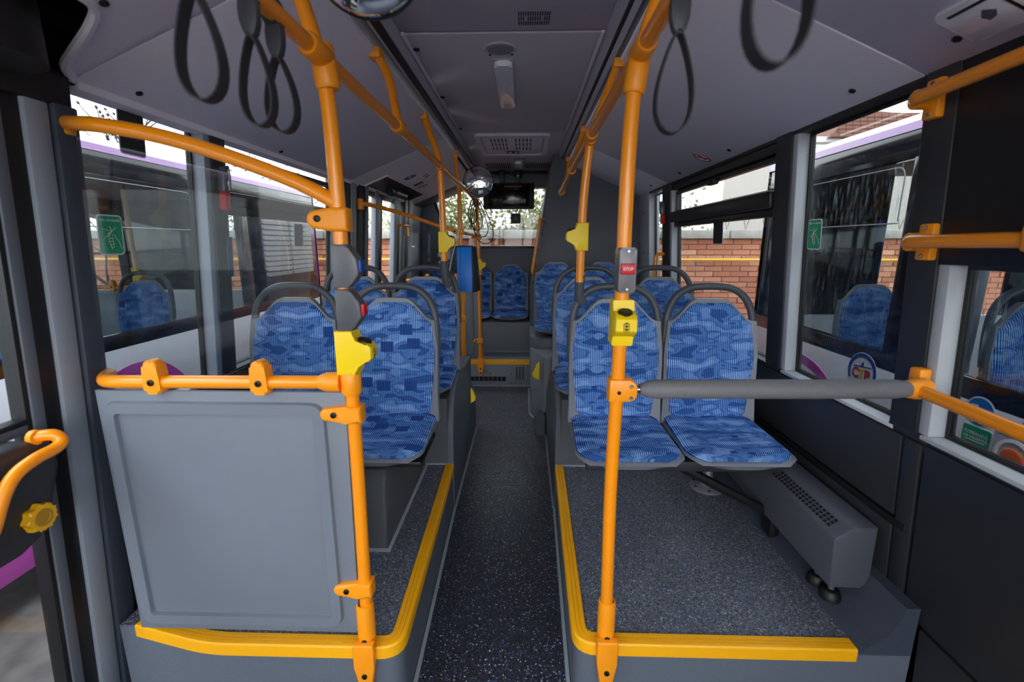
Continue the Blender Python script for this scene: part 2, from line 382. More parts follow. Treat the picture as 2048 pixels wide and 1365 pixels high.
def podium(path, back, nm):
    ins = []
    P = [Vector((p.x, p.y)) for p in path]
    for i, p in enumerate(P):
        d = (P[min(i + 1, len(P) - 1)] - P[max(i - 1, 0)]).normalized(); ins.append((p + Vector((-d.y, d.x)) * .004))
    poly = [(p.x, p.y) for p in ins] + back
    e = T('raised_platform', None, None); struct(e)
    B().prism(poly, XY, 0, .262).obj('platform_riser', M_RISER, e, recalc=True)
    B().prism(poly, XY, .262, .2675).obj('platform_floor', M_PODF, e)
    B().sweep_plan([(p.x, p.y) for p in path], NOSE).obj('step_edge', M_NOSE, e)
    # weld bead where the riser meets the aisle floor
    B().sweep_plan([(p.x, p.y) for p in path], [(-.012, .0), (-.012, .003), (.001, .008), (.004, .0)]).obj('floor_weld', M_WELD, e)
    return e
podium(PL, [(-1.33, 2.40), (-1.33, 1.245)], 'left')
podium(PR, [(1.2, 1.215), (1.2, 2.40)], 'right')
# kerb below the heater
e = T('side_kerb', None, None); struct(e)
B().prism([(1.035, .262), (1.05, .285), (1.075, .30), (1.11, .33), (1.135, .375), (1.15, .43), (1.19, .43), (1.19, .262)], lambda u, v, d: (u, d, v), 1.205, 2.40).obj('kerb', mat('dark_blue_grey_vinyl', (62, 68, 80), .5, noise=.05, bump=.3), e)

# wheel arch boxes under the second row of seats
def arch(side, x_aisle, x_wall, nm):
    e = T('wheel_arch_box', None, None); struct(e)
    B().prism([(2.40, 0), (3.55, 0), (3.55, .62), (2.40, .66)], YZ, min(x_aisle + .03 * side, x_wall), max(x_aisle + .03 * side, x_wall)).obj('arch_body', M_ARCH, e)
    prof = smooth_path([(2.40, .0, 0), (2.40, .30, 0), (2.43, .55, 0), (2.56, .70, 0), (2.72, .735, 0), (2.90, .70, 0), (3.1, .60, 0), (3.4, .42, 0), (3.56, .30, 0), (3.57, 0, 0)], 3)
    B().prism([(p.x, p.y) for p in prof], YZ, x_aisle, x_aisle + .034 * side, .012, 3).obj('arch_side', M_RISER if side < 0 else M_ARCH, e)
    B().box(min(x_aisle, x_wall), max(x_aisle, x_wall), 2.392, 2.402, .262, .275).obj('floor_weld', M_WELD, e)
    B().box(min(x_aisle, x_aisle - .012 * side), max(x_aisle, x_aisle - .012 * side), 2.40, 3.57, 0, .008).obj('floor_weld', M_WELD, e)
arch(-1, -.400, -1.32, 'left'); arch(1, .178, 1.18, 'right')
le = T('wheel_arch_latch', 'small yellow latch at the far end of the left wheel arch box', 'latch', (-.36, 3.04, .45)); B().prism([(.0, 0), (.030, .02), (.034, .04), (.016, .09), (.0, .105)], lambda u, v, d: (-.372 + u, d, .41 + v), 3.02, 3.06, .004).obj('latch_body', M_YPLAS, le)

# ---------------------------------------------------------------- windows and walls
def wring(b, side, y0, y1, z0, z1, w, din, dout):
    def loop(a0, a1, c0, c1, d): return [b.v((wx(side, z, d), y, z)) for y, z in ((a0, c0), (a1, c0), (a1, c1), (a0, c1))]
    A = loop(y0, y1, z0, z1, din); Bq = loop(y0 + w, y1 - w, z0 + w, z1 - w, din)
    C = loop(y0, y1, z0, z1, -dout); D = loop(y0 + w, y1 - w, z0 + w, z1 - w, -dout)
    for i in range(4):
        j = (i + 1) % 4
        b.f([A[i], A[j], Bq[j], Bq[i]]); b.f([C[i], D[i], D[j], C[j]]); b.f([A[i], C[i], C[j], A[j]]); b.f([Bq[i], Bq[j], D[j], D[i]])
    return b
NW = [0]
def window(side, y0, y1, z0, z1, hopper=None, sill=True, jamb=M_PILLAR, glass=GLASS, jambw=.035, frame=.012):
    NW[0] += 1; e = T('window_%d' % NW[0], None, None); struct(e)
    wring(B(), side, y0, y1, z0, z1, frame, -.048, .066).obj('frame', M_FRAME, e)
    zt = hopper[0] if hopper else z1
    wbox(B(), side, y0 + frame, y1 - frame, z0 + frame, zt - (0 if hopper else frame), -.052, .058).obj('pane', glass, e)
    if hopper:
        za, zb = hopper
        wbox(B(), side, y0 + frame, y1 - frame, zb, z1 - frame, -.046, .052).obj('vent_pane', glass, e)
        wbox(B(), side, y0, y1, za, za + .035, -.02, .075, .004).obj('transom', M_FRAMEB, e)
        wbox(B(), side, y0, y1, za + .035, zb, .012, .06, .008).obj('vent_handle_bar', mat('dark_bronze_trim', (34, 31, 30), .4, noise=.05), e)
        wring(B(), side, y0 + .01, y1 - .01, zb - .005, z1 - .015, .016, -.03, .06).obj('vent_frame', M_FRAMEB, e)
        wbox(B(), side, (y0 + y1) / 2 - .05, (y0 + y1) / 2 + .05, z1 - .05, z1 - .02, -.0, .035, .005).obj('vent_latch', M_BLACK, e)
    if sill: wbox(B(), side, y0, y1 + .02, z0 - .014, z0, .006, .06, .003).obj('sill', M_SILL, e)
    if jamb: wbox(B(), side, y1, y1 + jambw, z0, z1, -.002, .06, .003).obj('jamb', jamb, e)
    return e
ZS, ZT = .945, 1.955
# right wall
wr_ = T('wall_right', None, None); struct(wr_)
def wall_part(root, side, nm, m, *a, bev=.003):
    return wbox(B(), side, *a, bev=bev).obj(nm, m, root)
wall_part(wr_, 1, 'backing', M_BLACK, -1.4, 5.8, -.05, .90, -.02, .10, bev=0)
wall_part(wr_, 1, 'lower_panel', M_WALLD, -1.4, 1.262, .375, .93, .004, .02)
wall_part(wr_, 1, 'lower_panel', M_WALLD, -1.4, 1.20, .02, .365, .006, .02)
wall_part(wr_, 1, 'lower_panel', M_WALLD, 1.275, 1.335, .385, .925, .004, .02)
wall_part(wr_, 1, 'lower_panel', M_WALLD, 1.345, 2.60, .655, .925, .004, .02)
wall_part(wr_, 1, 'lower_panel', M_WALLD, 2.608, 4.62, .30, .925, .004, .02)
wall_part(wr_, 1, 'lower_panel', M_WALLD, 1.345, 2.60, .31, .62, .004, .02)
wall_part(wr_, 1, 'seat_rail', M_BLACK, 1.29, 2.60, .627, .648, .010, .02)
wall_part(wr_, 1, 'window_ledge_strip', M_WALLD, -1.4, 4.62, .932, .944, .0, .09)
wall_part(wr_, 1, 'header', M_FRAME, -1.4, 4.62, 1.935, 2.06, .0, .09)
wall_part(wr_, 1, 'pillar', M_WALLD, 1.298, 1.40, .944, 1.96, .004, .09, bev=.006)
wall_part(wr_, 1, 'pillar_lower', M_WALLD, 1.262, 1.40, .93, .953, .004, .06)
wall_part(wr_, 1, 'pillar', M_WALLD, 2.04, 2.165, .944, 1.96, .004, .09, bev=.006)
wall_part(wr_, 1, 'pillar', M_WALLD, 3.665, 3.86, .944, 1.96, .004, .09, bev=.006)
wall_part(wr_, 1, 'pillar', M_PILLAR, 4.27, 4.62, .944, 1.96, .002, .09, bev=.006)
for y, z in ((4.45, 1.78), (4.45, 1.42)):
    M = wall_matrix(1, y, z, .002); bolt(wr_, M.translation, (-1, 0, 0), .012, .006, M_STEEL)
wall_part(wr_, 1, 'cab_screen', M_BLACK, .15, 1.30, 1.445, 1.96, .0, .09)
window(1, .25, 1.262, .955, 1.445)
wall_part(wr_, 1, 'pillar', M_WALLD, .15, .25, .944, 1.96, .004, .09)
window(1, -1.28, .15, .955, 1.93, glass=GLASS_C, jamb=None)
window(1, 1.38, 2.005, ZS, 1.94)
window(1, 2.18, 3.63, .935, 1.895, hopper=(1.625, 1.735), sill=False)
wall_part(wr_, 1, 'window_header', M_FRAME, 2.165, 3.665, 1.895, 1.945, -.01, .08)
window(1, 3.86, 4.265, .945, 1.925, sill=False, jamb=None)
# left wall
wl_ = T('wall_left', None, None); struct(wl_)
wall_part(wl_, -1, 'backing', M_BLACK, 1.24, 3.5, -.05, .90, -.02, .10, bev=0)
wall_part(wl_, -1, 'lower_panel', M_WALLD, 1.33, 3.45, .27, .925, .004, .02)
wall_part(wl_, -1, 'window_ledge_strip', M_WALLD, 1.25, 3.45, .932, .944, .0, .09)
wall_part(wl_, -1, 'header', M_FRAME, -1.4, 5.1, 1.925, 2.06, .0, .09)
wall_part(wl_, -1, 'front_panel', M_BLACK, -1.4, -.55, .0, 1.93, .0, .09)
wall_part(wl_, -1, 'pillar', M_PILLB, 1.185, 1.25, .0, 1.86, .012, .09, bev=.01)
wall_part(wl_, -1, 'pillar_cap', M_BLACK, 1.12, 1.31, 1.855, 1.96, .016, .09, bev=.006)
wall_part(wl_, -1, 'post', mat('dark_blue_grey_post', (58, 64, 76), .45, noise=.04), 1.252, 1.318, .0, 1.86, .022, .09, bev=.006)
wall_part(wl_, -1, 'pillar', M_WALLD, 1.885, 1.975, .944, 1.95, .004, .09, bev=.006)
wall_part(wl_, -1, 'pillar', M_WALLD, 3.15, 3.5, .0, 1.95, .004, .09, bev=.006)
wall_part(wl_, -1, 'pillar', M_PILLB, 3.36, 3.46, .9, 1.93, .012, .05, bev=.006)
window(-1, 1.325, 1.85, ZS, 1.93, jamb=M_PILLB)
window(-1, 1.99, 3.12, .935, 1.89, hopper=(1.625, 1.715), sill=False, jamb=M_PILLB)
rl = T('wall_left', None, None); struct(rl)
wall_part(rl, -1, 'rear_side_panel', M_PANEL, 5.02, 5.8, .0, 1.465, .0, .09)
wall_part(rl, -1, 'rear_side_panel', M_PANEL, 5.02, 5.8, 1.475, 2.2, .0, .09)
wall_part(rl, -1, 'pillar', M_FRAME, 4.82, 4.95, .0, 1.95, .02, .09)
wall_part(rl, -1, 'pillar', M_PILLB, 4.95, 5.10, .0, 1.95, .03, .09)

# ---------------------------------------------------------------- doors
def door_leaf(e, y0, y1, z0, z1, w0, w1, m0, m1):
    wbox(B(), -1, y0, y0 + w0, z0, z1, .0, .045, .006).obj('stile', m0, e)
    wbox(B(), -1, y1 - w1, y1, z0, z1, .0, .045, .006).obj('stile', m1, e)
    wbox(B(), -1, y0 + w0, y1 - w1, z0, z0 + .05, .0, .04, .004).obj('rail', M_FRAME, e)
    wbox(B(), -1, y0 + w0, y1 - w1, z1 - .05, z1, .0, .04, .004).obj('rail', M_FRAME, e)
    wbox(B(), -1, y0 + w0, y1 - w1, z0 + .05, z1 - .05, -.018, .024).obj('pane', GLASS_C, e)
d1 = T('door_1', None, None); struct(d1)
wbox(B(), -1, 1.108, 1.14, -.0, 1.87, .004, .045, .004).obj('stile', M_WALLM, d1)
wbox(B(), -1, 1.095, 1.11, -.0, 1.87, -.002, .045, .003).obj('rubber_seal', M_BLACK, d1)
wbox(B(), -1, 1.14, 1.186, -.0, 1.93, .0, .05, .004).obj('rubber_seal', M_BLACK, d1)
wbox(B(), -1, -.50, 1.096, 1.01, 1.035, .0, .04, .004).obj('rail', M_WALLM, d1)
wbox(B(), -1, -.50, 1.096, 1.035, 1.05, .002, .04, .004).obj('rubber_seal', M_BLACK, d1)
wbox(B(), -1, -.50, 1.096, 1.80, 1.87, .0, .04, .004).obj('rail', M_BLACK, d1)
wbox(B(), -1, -.50, 1.096, 1.05, 1.80, -.018, .024).obj('pane', GLASS_C, d1)
wbox(B(), -1, -.50, 1.096, .04, 1.01, -.018, .024).obj('pane', GLASS_C, d1)
wbox(B(), -1, -.50, 1.096, .0, .04, .0, .04, .004).obj('rail', M_BLACK, d1)
wbox(B(), -1, -.55, -.49, .0, 1.87, .0, .045, .004).obj('stile', M_WALLM, d1)
# casing on the door with the emergency knob
b = B(); b.prism([(-.45, 1.018), (1.03, 1.018), (1.082, .985), (1.088, .93), (1.05, .80), (1.02, .757), (.97, .738), (-.45, .738)], lambda u, v, d: (wx(-1, v, d), u, v), -.0, .085, .018, 3)
b.obj('lock_casing', M_WALLD, d1)
HANDLE = [(-1.24, 1.045, 1.022), (-1.205, 1.062, 1.022), (-1.19, 1.066, 1.004), (-1.188, 1.045, .992), (-1.188, 1.0, .988), (-1.188, .95, .972), (-1.188, .915, .935), (-1.188, .88, .87), (-1.20, .86, .83), (-1.235, .85, .80)]
hd = smooth_path(HANDLE, 5)
B().tube(hd, .0150, 12).obj('grab_handle', M_YEL, d1)
B().tube([HANDLE[0], (HANDLE[0][0] + .014, HANDLE[0][1], HANDLE[0][2])], .019, 14).obj('handle_collar', M_YCLAMP, d1)
b = B(); ring = []
kc = Vector((-1.238, 1.006, .823))
for k in range(48):
    a = 2 * math.pi * k / 48; r = .034 + .0035 * math.cos(a * 8); ring.append((r * math.cos(a), r * math.sin(a)))
b.prism(ring, lambda u, v, d: (kc.x + d, kc.y + u, kc.z + v), 0, .026, .006, 3)
kn = b.obj('emergency_knob', mat('amber_yellow_plastic', (236, 176, 6), .4), d1)
B().lathe([(.022, 0), (.022, .0012), (.016, .0014), (.010, -.004), (0, -.004)], kc + Vector((.0262, 0, 0)), (1, 0, 0)).obj('knob_hub', mat('ochre_plastic', (176, 128, 14), .5, noise=.05), kn)
b = B(); b.box(kc.x - .004, kc.x + .002, 1.0, 1.04, .868, .88, .001); b.obj('arrow_sticker', mat('dark_red_print', (90, 20, 22), .6, noise=.05), d1)
# middle door
d2 = T('door_2', None, None); struct(d2)
wbox(B(), -1, 3.5, 3.64, 0, 1.93, .012, .06, .004).obj('door_post', M_BLACK, d2)
wbox(B(), -1, 3.64, 3.67, 0, 1.93, .03, .06, .004).obj('door_post', M_WALLM, d2)
l1 = T('door_leaf', None, None); l1.parent = d2; 
door_leaf(l1, 3.68, 4.09, .02, 1.93, .07, .11, M_BLACK, M_FRAME)
wbox(B(), -1, 3.90, 3.98, .02, 1.93, .012, .03, .004).obj('stile_cover', M_PILLB, l1)
l2 = T('door_leaf', None, None); l2.parent = d2
door_leaf(l2, 4.10, 4.70, .02, 1.93, .02, .18, M_FRAME, M_FRAME)
wbox(B(), -1, 4.46, 4.56, .02, 1.93, .012, .03, .004).obj('stile_cover', M_PILLB, l2)
b = B(); b.tube(fillet([(-1.25, 4.60, 1.68), (-1.19, 4.60, 1.68), (-1.19, 4.78, 1.68), (-1.19, 4.78, 1.58)], .02), .012, 10); b.obj('grab_handle', M_YEL, l2)

# ---------------------------------------------------------------- ceiling
ce = T('ceiling', None, None); struct(ce)
def slabp(p0, p1, y0, y1, th=.02):        # slanted slab between two (x, z) points, thickness upwards
    return B().hexa([(p0[0], y0, p0[1]), (p1[0], y0, p1[1]), (p1[0], y1, p1[1]), (p0[0], y1, p0[1]),
                     (p0[0], y0, p0[1] + th), (p1[0], y0, p1[1] + th), (p1[0], y1, p1[1] + th), (p0[0], y1, p0[1] + th)], .003)
ZC = 2.33
B().box(-1.42, 1.22, -1.5, 5.85, 2.46, 2.5).obj('roof_shell', M_BUSW, ce)
slabp((-.505, ZC), (.315, ZC), -1.4, 2.035).obj('centre_panel', M_CEIL, ce)
slabp((-.515, ZC + .012), (.325, ZC + .012), 2.03, 3.72).obj('centre_backing', M_BLACK, ce)
slabp((-.505, ZC), (.315, ZC), 3.715, 5.8).obj('centre_panel', M_CEIL, ce)
slabp((-.545, 2.240), (-.505, ZC), -1.4, 5.8).obj('channel', M_DARKL, ce)
slabp((.315, ZC), (.375, 2.266), -1.4, 5.8).obj('channel', M_DARKL, ce)
slabp((-.62, 2.250), (-.515, 2.250), -1.4, 5.8).obj('handrail_slot', M_BLACK, ce)
slabp((.345, 2.285), (.45, 2.285), -1.4, 5.8).obj('handrail_slot', M_BLACK, ce)
h = T('ceiling_hatch', None, None); h.parent = ce
slabp((-.497, ZC - .004), (.305, ZC - .004), 2.05, 3.70, .012).obj('hatch_panel', M_CEIL, h)
for q in ((-.505, -.49, 2.04, 3.71), (.298, .313, 2.04, 3.71)): B().box(q[0], q[1], q[2], q[3], ZC - .010, ZC + .004, .003).obj('hatch_trim', M_COVE, h)
for x, y, r in ((-.475, 2.19, .014), (-.478, 2.85, .013), (-.475, 3.58, .012)): B().lathe([(r, 0), (r, -.005), (r * .6, -.007), (0, -.006)], (x, y, ZC - .004), seg=16).obj('catch', M_BLACK, h)
for q in ((-.484, -.480, 2.06, 3.69), (.288, .292, 2.06, 3.69)): B().box(q[0], q[1], q[2], q[3], ZC - .0046, ZC).obj('hatch_groove', M_DARKL, h)
for y0, y1 in ((1.336, 3.36), (3.366, 5.3)):
    slabp((-1.236, covez(-1.236)), (-.572, covez(-.572)), y0, y1).obj('cove_panel', M_COVE, ce)
rim = fillet([(-1.228, 1.33, 0), (-1.197, 1.272, 0), (-1.054, 1.207, 0), (-.985, 1.165, 0), (-.985, 1.0, 0), (-.985, -1.4, 0)], .05, 5)
b = B(); b.prism([(p.x, p.y) for p in rim] + [(-.572, -1.4), (-.572, 1.33)], lambda u, v, d: (u, v, covez(u) + d), 0, .02, .004); b.obj('cove_panel', M_COVE, ce)
B().tube([(p.x, p.y, covez(p.x) - .002) for p in rim], .012, 8).obj('cove_rim', M_COVE, ce)
for y0, y1 in ((-1.4, 1.404), (1.409, 3.70), (3.705, 5.3)):
    slabp((.398, covez(.398)), (1.097, covez(1.097)), y0, y1).obj('cove_panel', M_COVE, ce)
B().box(-1.30, -1.228, 1.34, 5.1, 1.915, 1.94, .006).obj('cove_lip', M_COVE, ce)
# sloping end of the cove by the rear window
slabp((-1.236, 1.92), (-.572, 2.20), 5.3, 5.8).obj('cove_end', M_TOWER, ce)

# ---------------------------------------------------------------- rear: step, wall, window, tower
rs = T('rear_step', None, None); struct(rs)
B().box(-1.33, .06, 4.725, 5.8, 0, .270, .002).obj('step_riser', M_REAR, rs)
B().box(-1.33, .06, 4.735, 5.8, .270, .279).obj('step_floor', mat('grey_step_vinyl', (120, 126, 134), .5, noise=.05, nscale=200), rs)
B().sweep_plan([(-.66, 4.722), (.055, 4.722)], [(o, z + .011) for o, z in NOSE]).obj('step_edge', M_NOSE, rs)
B().box(-.64, .06, 4.708, 4.724, 0, .008).obj('floor_weld', M_WELD, rs)
B().box(-1.33, .06, 5.12, 5.14, .279, .288).obj('floor_weld', M_WELD, rs)
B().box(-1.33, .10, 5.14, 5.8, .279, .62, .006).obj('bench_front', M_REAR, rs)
g = T('heater_grille', None, None); g.parent = rs
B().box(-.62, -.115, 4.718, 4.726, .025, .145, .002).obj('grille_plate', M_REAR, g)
for k in range(8): B().box(-.575 + k * .048, -.533 + k * .048, 4.7155, 4.72, .055, .105, .001).obj('grille_opening', M_GRILLE, g)
for x in (-.60, -.36, -.14):
    for z in (.035, .135): bolt(g, (x, 4.718, z), r=.006)
for k in range(3): B().box(-.085 + k * .033, -.074 + k * .033, 4.7195, 4.7255, .07, .215, .003).obj('vent_slot', M_GRILLE, rs)
rw = T('wall_rear', None, None); struct(rw)
B().box(-1.33, 1.2, 5.76, 5.84, .279, 1.455, .004).obj('lower_panel', mat('slate_grey_laminate', (104, 108, 118), .55, noise=.03), rw)
B().box(-1.33, 1.2, 5.76, 5.84, 2.18, 2.46, .004).obj('upper_panel', M_TOWER, rw)
B().box(-1.33, 1.2, 5.60, 5.84, 2.15, 2.30, .02).obj('header_box', M_TOWER, rw)
B().prism([(-1.36, 1.455), (-.90, 1.455), (-1.14, 2.2), (-1.36, 2.2)], XZ, 5.70, 5.84, .004).obj('corner_panel', mat('blue_grey_corner_panel', (92, 102, 122), .4, noise=.03), rw)
wb = T('window_9', None, None); struct(wb)
B().prism([(-.92, 1.455), (.25, 1.455), (.30, 2.2), (-1.16, 2.2)], XZ, 5.79, 5.796).obj('pane', GLASS, wb)
B().box(-.93, .3, 5.75, 5.80, 1.445, 1.475, .003).obj('frame', M_FRAME, wb)
B().prism([(-.925, 1.455), (-.895, 1.455), (-1.135, 2.2), (-1.165, 2.2)], XZ, 5.685, 5.78, .002).obj('frame', M_FRAME, wb)
tw = T('engine_tower', None, None); struct(tw)
B().prism([(.06, .0), (.06, 1.0), (.12, 1.45), (.18, 1.78), (.27, 2.36), (.40, 2.42), (1.3, 2.3), (1.3, 0)], XZ, 4.62, 5.76, .02, 3).obj('tower_shell', M_TOWER, tw)
B().prism([(.055, 1.03), (.085, 1.03), (.205, 1.80), (.175, 1.80)], XZ, 4.606, 4.64, .004).obj('edge_strip', M_WALLM, tw)
for z, x in ((1.12, .084), (1.28, .108), (1.44, .134), (1.6, .158), (1.72, .176)): bolt(tw, (x, 4.606, z), r=.007)
B().tube(fillet([(.19, 4.60, 1.735), (.145, 4.52, 1.735), (.07, 4.52, 1.22), (.10, 4.60, 1.20)], .05), .014, 10).obj('grab_handle', M_YEL, tw)
cab = T('tower_base', None, None); struct(cab)
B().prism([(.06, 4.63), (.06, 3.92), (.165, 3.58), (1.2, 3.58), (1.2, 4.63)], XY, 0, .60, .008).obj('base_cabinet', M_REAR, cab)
B().prism([(p.x, p.y) for p in fillet([(.05, 4.62, 0), (.05, 4.02, 0), (.10, 3.90, 0), (.34, 3.90, 0), (.34, 4.62, 0)], .06)], XY, .585, .685, .025, 3).obj('armrest_moulding', M_WALLM, cab)
B().prism([(p.x, p.y) for p in fillet([(.10, 4.25, 0), (.10, 4.02, 0), (.16, 3.96, 0), (.30, 3.96, 0), (.30, 4.25, 0)], .04)], XY, .672, .6885, .006, 2).obj('tray_recess', M_TOWER, cab)
B().sweep_plan([(.055, 4.63), (.055, 3.915), (.16, 3.57), (.162, 3.5)], [(-.012, 0), (-.012, .003), (0, .009), (.004, 0)]).obj('floor_weld', M_WELD, cab)
B().prism([(.0, 0), (.055, .03), (.06, .05), (.025, .13), (.0, .15)], lambda u, v, d: (.125 - u, d, .40 + v), 3.62, 3.66, .004).obj('latch', M_YPLAS, cab)
B().prism([(3.42, 0), (3.75, 0), (3.7, .10), (3.5, .16), (3.42, .17)], YZ, .085, .175, .02, 3).obj('flared_skirt', M_ARCH, cab)
# front end of the saloon, behind the camera
fw = T('wall_front', None, None); struct(fw)
B().box(-1.36, 1.22, -1.48, -1.40, 0, .55).obj('dash_panel', M_WALLD, fw)
B().box(-1.36, 1.22, -1.48, -1.40, 2.36, 2.46).obj('header', M_WALLD, fw)
B().box(-1.36, -1.28, -1.48, -1.40, .55, 2.36).obj('pillar', M_WALLD, fw)
B().box(1.14, 1.22, -1.48, -1.40, .55, 2.36).obj('pillar', M_WALLD, fw)
wf = T('window_10', None, None); struct(wf)
B().box(-1.28, 1.14, -1.45, -1.444, .55, 2.36).obj('pane', GLASS_C, wf)
B().box(-.08, -.04, -1.46, -1.43, .55, 2.36).obj('mullion', M_BLACK, wf)

# ---------------------------------------------------------------- seats
def sstep(a, b, x):
    t = max(0, min(1, (x - a) / (b - a))); return t * t * (3 - 2 * t)
def back_top(x, hump=.535, sh=.44): return hump - (hump - sh) * sstep(.062, .192, abs(x))
def lean(h): return .012 + .10 * h + .06 * max(0, h - .3) ** 2
def make_seat(fab, handle=True):
    t = T('bus_seat', 'seat', 'seat', (0, 0, 0))
    z0 = .078
    # pan
    def pan_w(v): return .215 - .006 * v - (.05 * (1 - math.sqrt(max(0, 1 - ((.16 - v) / .16) ** 2))) if v < .16 else 0)
    def pan_top(u, v): return ((2 * u - 1) * pan_w(v), -.405 + .43 * v, .058 - .016 * (1 - min(1, v / .1)) ** 2)
    def pan_bot(u, v):
        s = 2 * u - 1
        return (s * (pan_w(v) - .03), -.385 + .40 * v, 0.016 + .02 * abs(s) ** 4)
    B().slab(pan_top, pan_bot, 10, 14).obj('seat_pan', M_SHELL, t)
    # cushion
    def cw(v): return .210 - .014 * v - (.075 * (1 - math.sqrt(max(0, 1 - ((.24 - v) / .24) ** 2))) if v < .24 else 0)
    def cush_top(u, v):
        s = 2 * u - 1
        z = z0 + .018 * v - .014 * math.sin(math.pi * min(1, v * 1.1)) * (1 - s * s) - .016 * abs(s) ** 8 - .012 * (1 - min(1, v / .1)) ** 2
        return (s * cw(v), -.392 + .405 * v, z)
    def cush_bot(u, v): return ((2 * u - 1) * (cw(v) - .004), -.388 + .40 * v, .052)
    B().slab(cush_top, cush_bot, 20, 22, lambda u, v: ((2 * u - 1) * .2, v * .4)).obj('seat_cushion', fab, t, ang=60)
    # back shell
    def sw(h): return .208 + .004 * math.sin(h * 5) + (.006 * (1 - h / .1) if h < .1 else 0)
    def sh_pt(u, v, front):
        s = 2 * u - 1; x0 = s * .206; top = back_top(x0, .553, .455); h = -.02 + v * (top + .02); w = sw(h)
        if h > .30: w = .212 - .012 * sstep(.30, .46, h)
        x = s * w; y = lean(h)
        if front: y += -.020 * abs(s) ** 6 - .002
        else: y += .042 - .02 * abs(s) ** 3 - .012 * v ** 8
        return (x, y, z0 + h)
    B().slab(lambda u, v: sh_pt(u, v, True), lambda u, v: sh_pt(u, v, False), 20, 18).obj('back_shell', M_SHELL, t, ang=50)
    # back cushion
    def cb(u, v):
        s = 2 * u - 1; x0 = s * .186; top = back_top(x0); h = .012 + v * (top - .012)
        w = .174 + .023 * sstep(0, .30, h) - .010 * sstep(.3, .44, h)
        w -= .02 * (1 - math.sqrt(max(0, 1 - ((.05 - v) / .05) ** 2))) if v < .05 else 0
        return s, s * w, h
    def cb_top(u, v):
        s, x, h = cb(u, v)
        k = (1 - abs(s) ** 8) * (1 - max(0, (v - .93) / .07) ** 2 * .7)
        return (x, lean(h) - .012 - .022 * k + .012 * (1 - s * s) - .008 * sstep(.0, .22, h) * (1 - sstep(.22, .4, h)), z0 + h)
    def cb_bot(u, v):
        s, x, h = cb(u, v); return (x * .99, lean(h) + .006, z0 + h)
    B().slab(cb_top, cb_bot, 22, 26, lambda u, v: (cb(u, v)[1], cb(u, v)[2] + .5)).obj('back_cushion', fab, t, ang=60)
    if handle:
        pts = [(-.200, .27), (-.203, .34), (-.202, .41), (-.190, .495), (-.160, .555), (-.11, .594), (-.05, .607), (.05, .607), (.11, .594), (.160, .555), (.190, .495), (.202, .41), (.203, .34), (.200, .27)]
        P = smooth_path([(x, lean(h) + .014, z0 + h) for x, h in pts], 4); n = len(P) - 1
        R = [.0165 + .0045 * (abs(i / n - .5) * 2) ** 6 * (1 if .02 < i / n < .98 else .8) for i in range(n + 1)]
        B().tube(P, R, 12).obj('grab_handle', M_HANDLE, t, ang=60)
    return t
seat_r = make_seat(FAB_R); seat_l = make_seat(FAB_L)
seat_b = make_seat(FAB_L, False); seat_c = make_seat(FAB_R, False)
used = set()
def put_seat(src, loc, label, group):
    o = src if src.name not in used else copy_tree(src); used.add(src.name)
    place(o, loc, 0, label, group); return o
Z1, Z2 = .622, .672
put_seat(seat_r, (.42, 2.035, Z1), 'front right aisle seat behind the pole with the STOP button', 'seats facing the camera')
put_seat(seat_r, (.855, 2.045, Z1), 'front right blue window seat above the wall heater', 'seats facing the camera')
put_seat(seat_l, (-.615, 2.035, Z1), 'front left aisle seat on a dark box pedestal', 'seats facing the camera')
put_seat(seat_l, (-1.078, 2.035, Z1), 'front left window seat behind the glass screen and partition', 'seats facing the camera')
put_seat(seat_r, (.385, 2.74, Z2), 'second row right aisle seat, mostly hidden behind the front right aisle seat', 'seats facing the camera')
put_seat(seat_r, (.815, 2.74, Z2), 'second row right window seat on the wheel arch, seen between the front right seats', 'seats facing the camera')
put_seat(seat_l, (-.612, 2.74, Z2), 'second row left aisle seat on the wheel arch, its handle joined to a pole', 'seats facing the camera')
put_seat(seat_l, (-1.04, 2.74, Z2), 'second row left window seat seen behind the front left pole', 'seats facing the camera')
put_seat(seat_c, (.30, 4.36, .70), 'seat without handle against the engine tower beside the armrest moulding', 'seats at the back of the bus')
put_seat(seat_c, (.745, 4.36, .70), 'seat without handle against the engine tower, nearest the small rear right window', 'seats at the back of the bus')
put_seat(seat_b, (-.17, 5.58, .622), 'rear bench seat under the ceiling screen, next to the engine tower', 'seats at the back of the bus')
put_seat(seat_b, (-.61, 5.58, .622), 'rear bench seat half hidden by the blue ticket machine', 'seats at the back of the bus')
put_seat(seat_b, (-1.05, 5.58, .622), 'rear bench seat in the far left corner behind the rear partition', 'seats at the back of the bus')

# seat supports
t = T('seat_pedestal', 'round steel floor pedestal under the front right window seat', 'pedestal', (.95, 2.19, .268))
B().lathe([(.085, 0), (.085, .004), (.075, .012), (.045, .016), (.03, .03), (.024, .06), (.024, .20), (.0, .20)], (.95, 2.19, .268), seg=28).obj('base_flange', mat('light_grey_metal', (150, 152, 156), .35, metal=.5, noise=.03), t)
for k in range(6):
    a = k * math.pi / 3 + .3; bolt(t, (.95 + .07 * math.cos(a), 2.19 + .07 * math.sin(a), .279), (0, 0, 1), .006)
B().box(.88, 1.02, 2.10, 2.26, .46, .615, .01).obj('column', M_WALLD, t)
t = T('seat_strut', 'black diagonal steel strut from the front right seats down to the heater kerb', 'strut', (1.09, 1.78, .40))
b = B(); b.tube([(.50, 1.82, .617), (.60, 1.82, .605), (1.045, 1.80, .375), (1.06, 1.80, .34)], .021, 8); b.obj('strut_bar', M_BLACK, t)
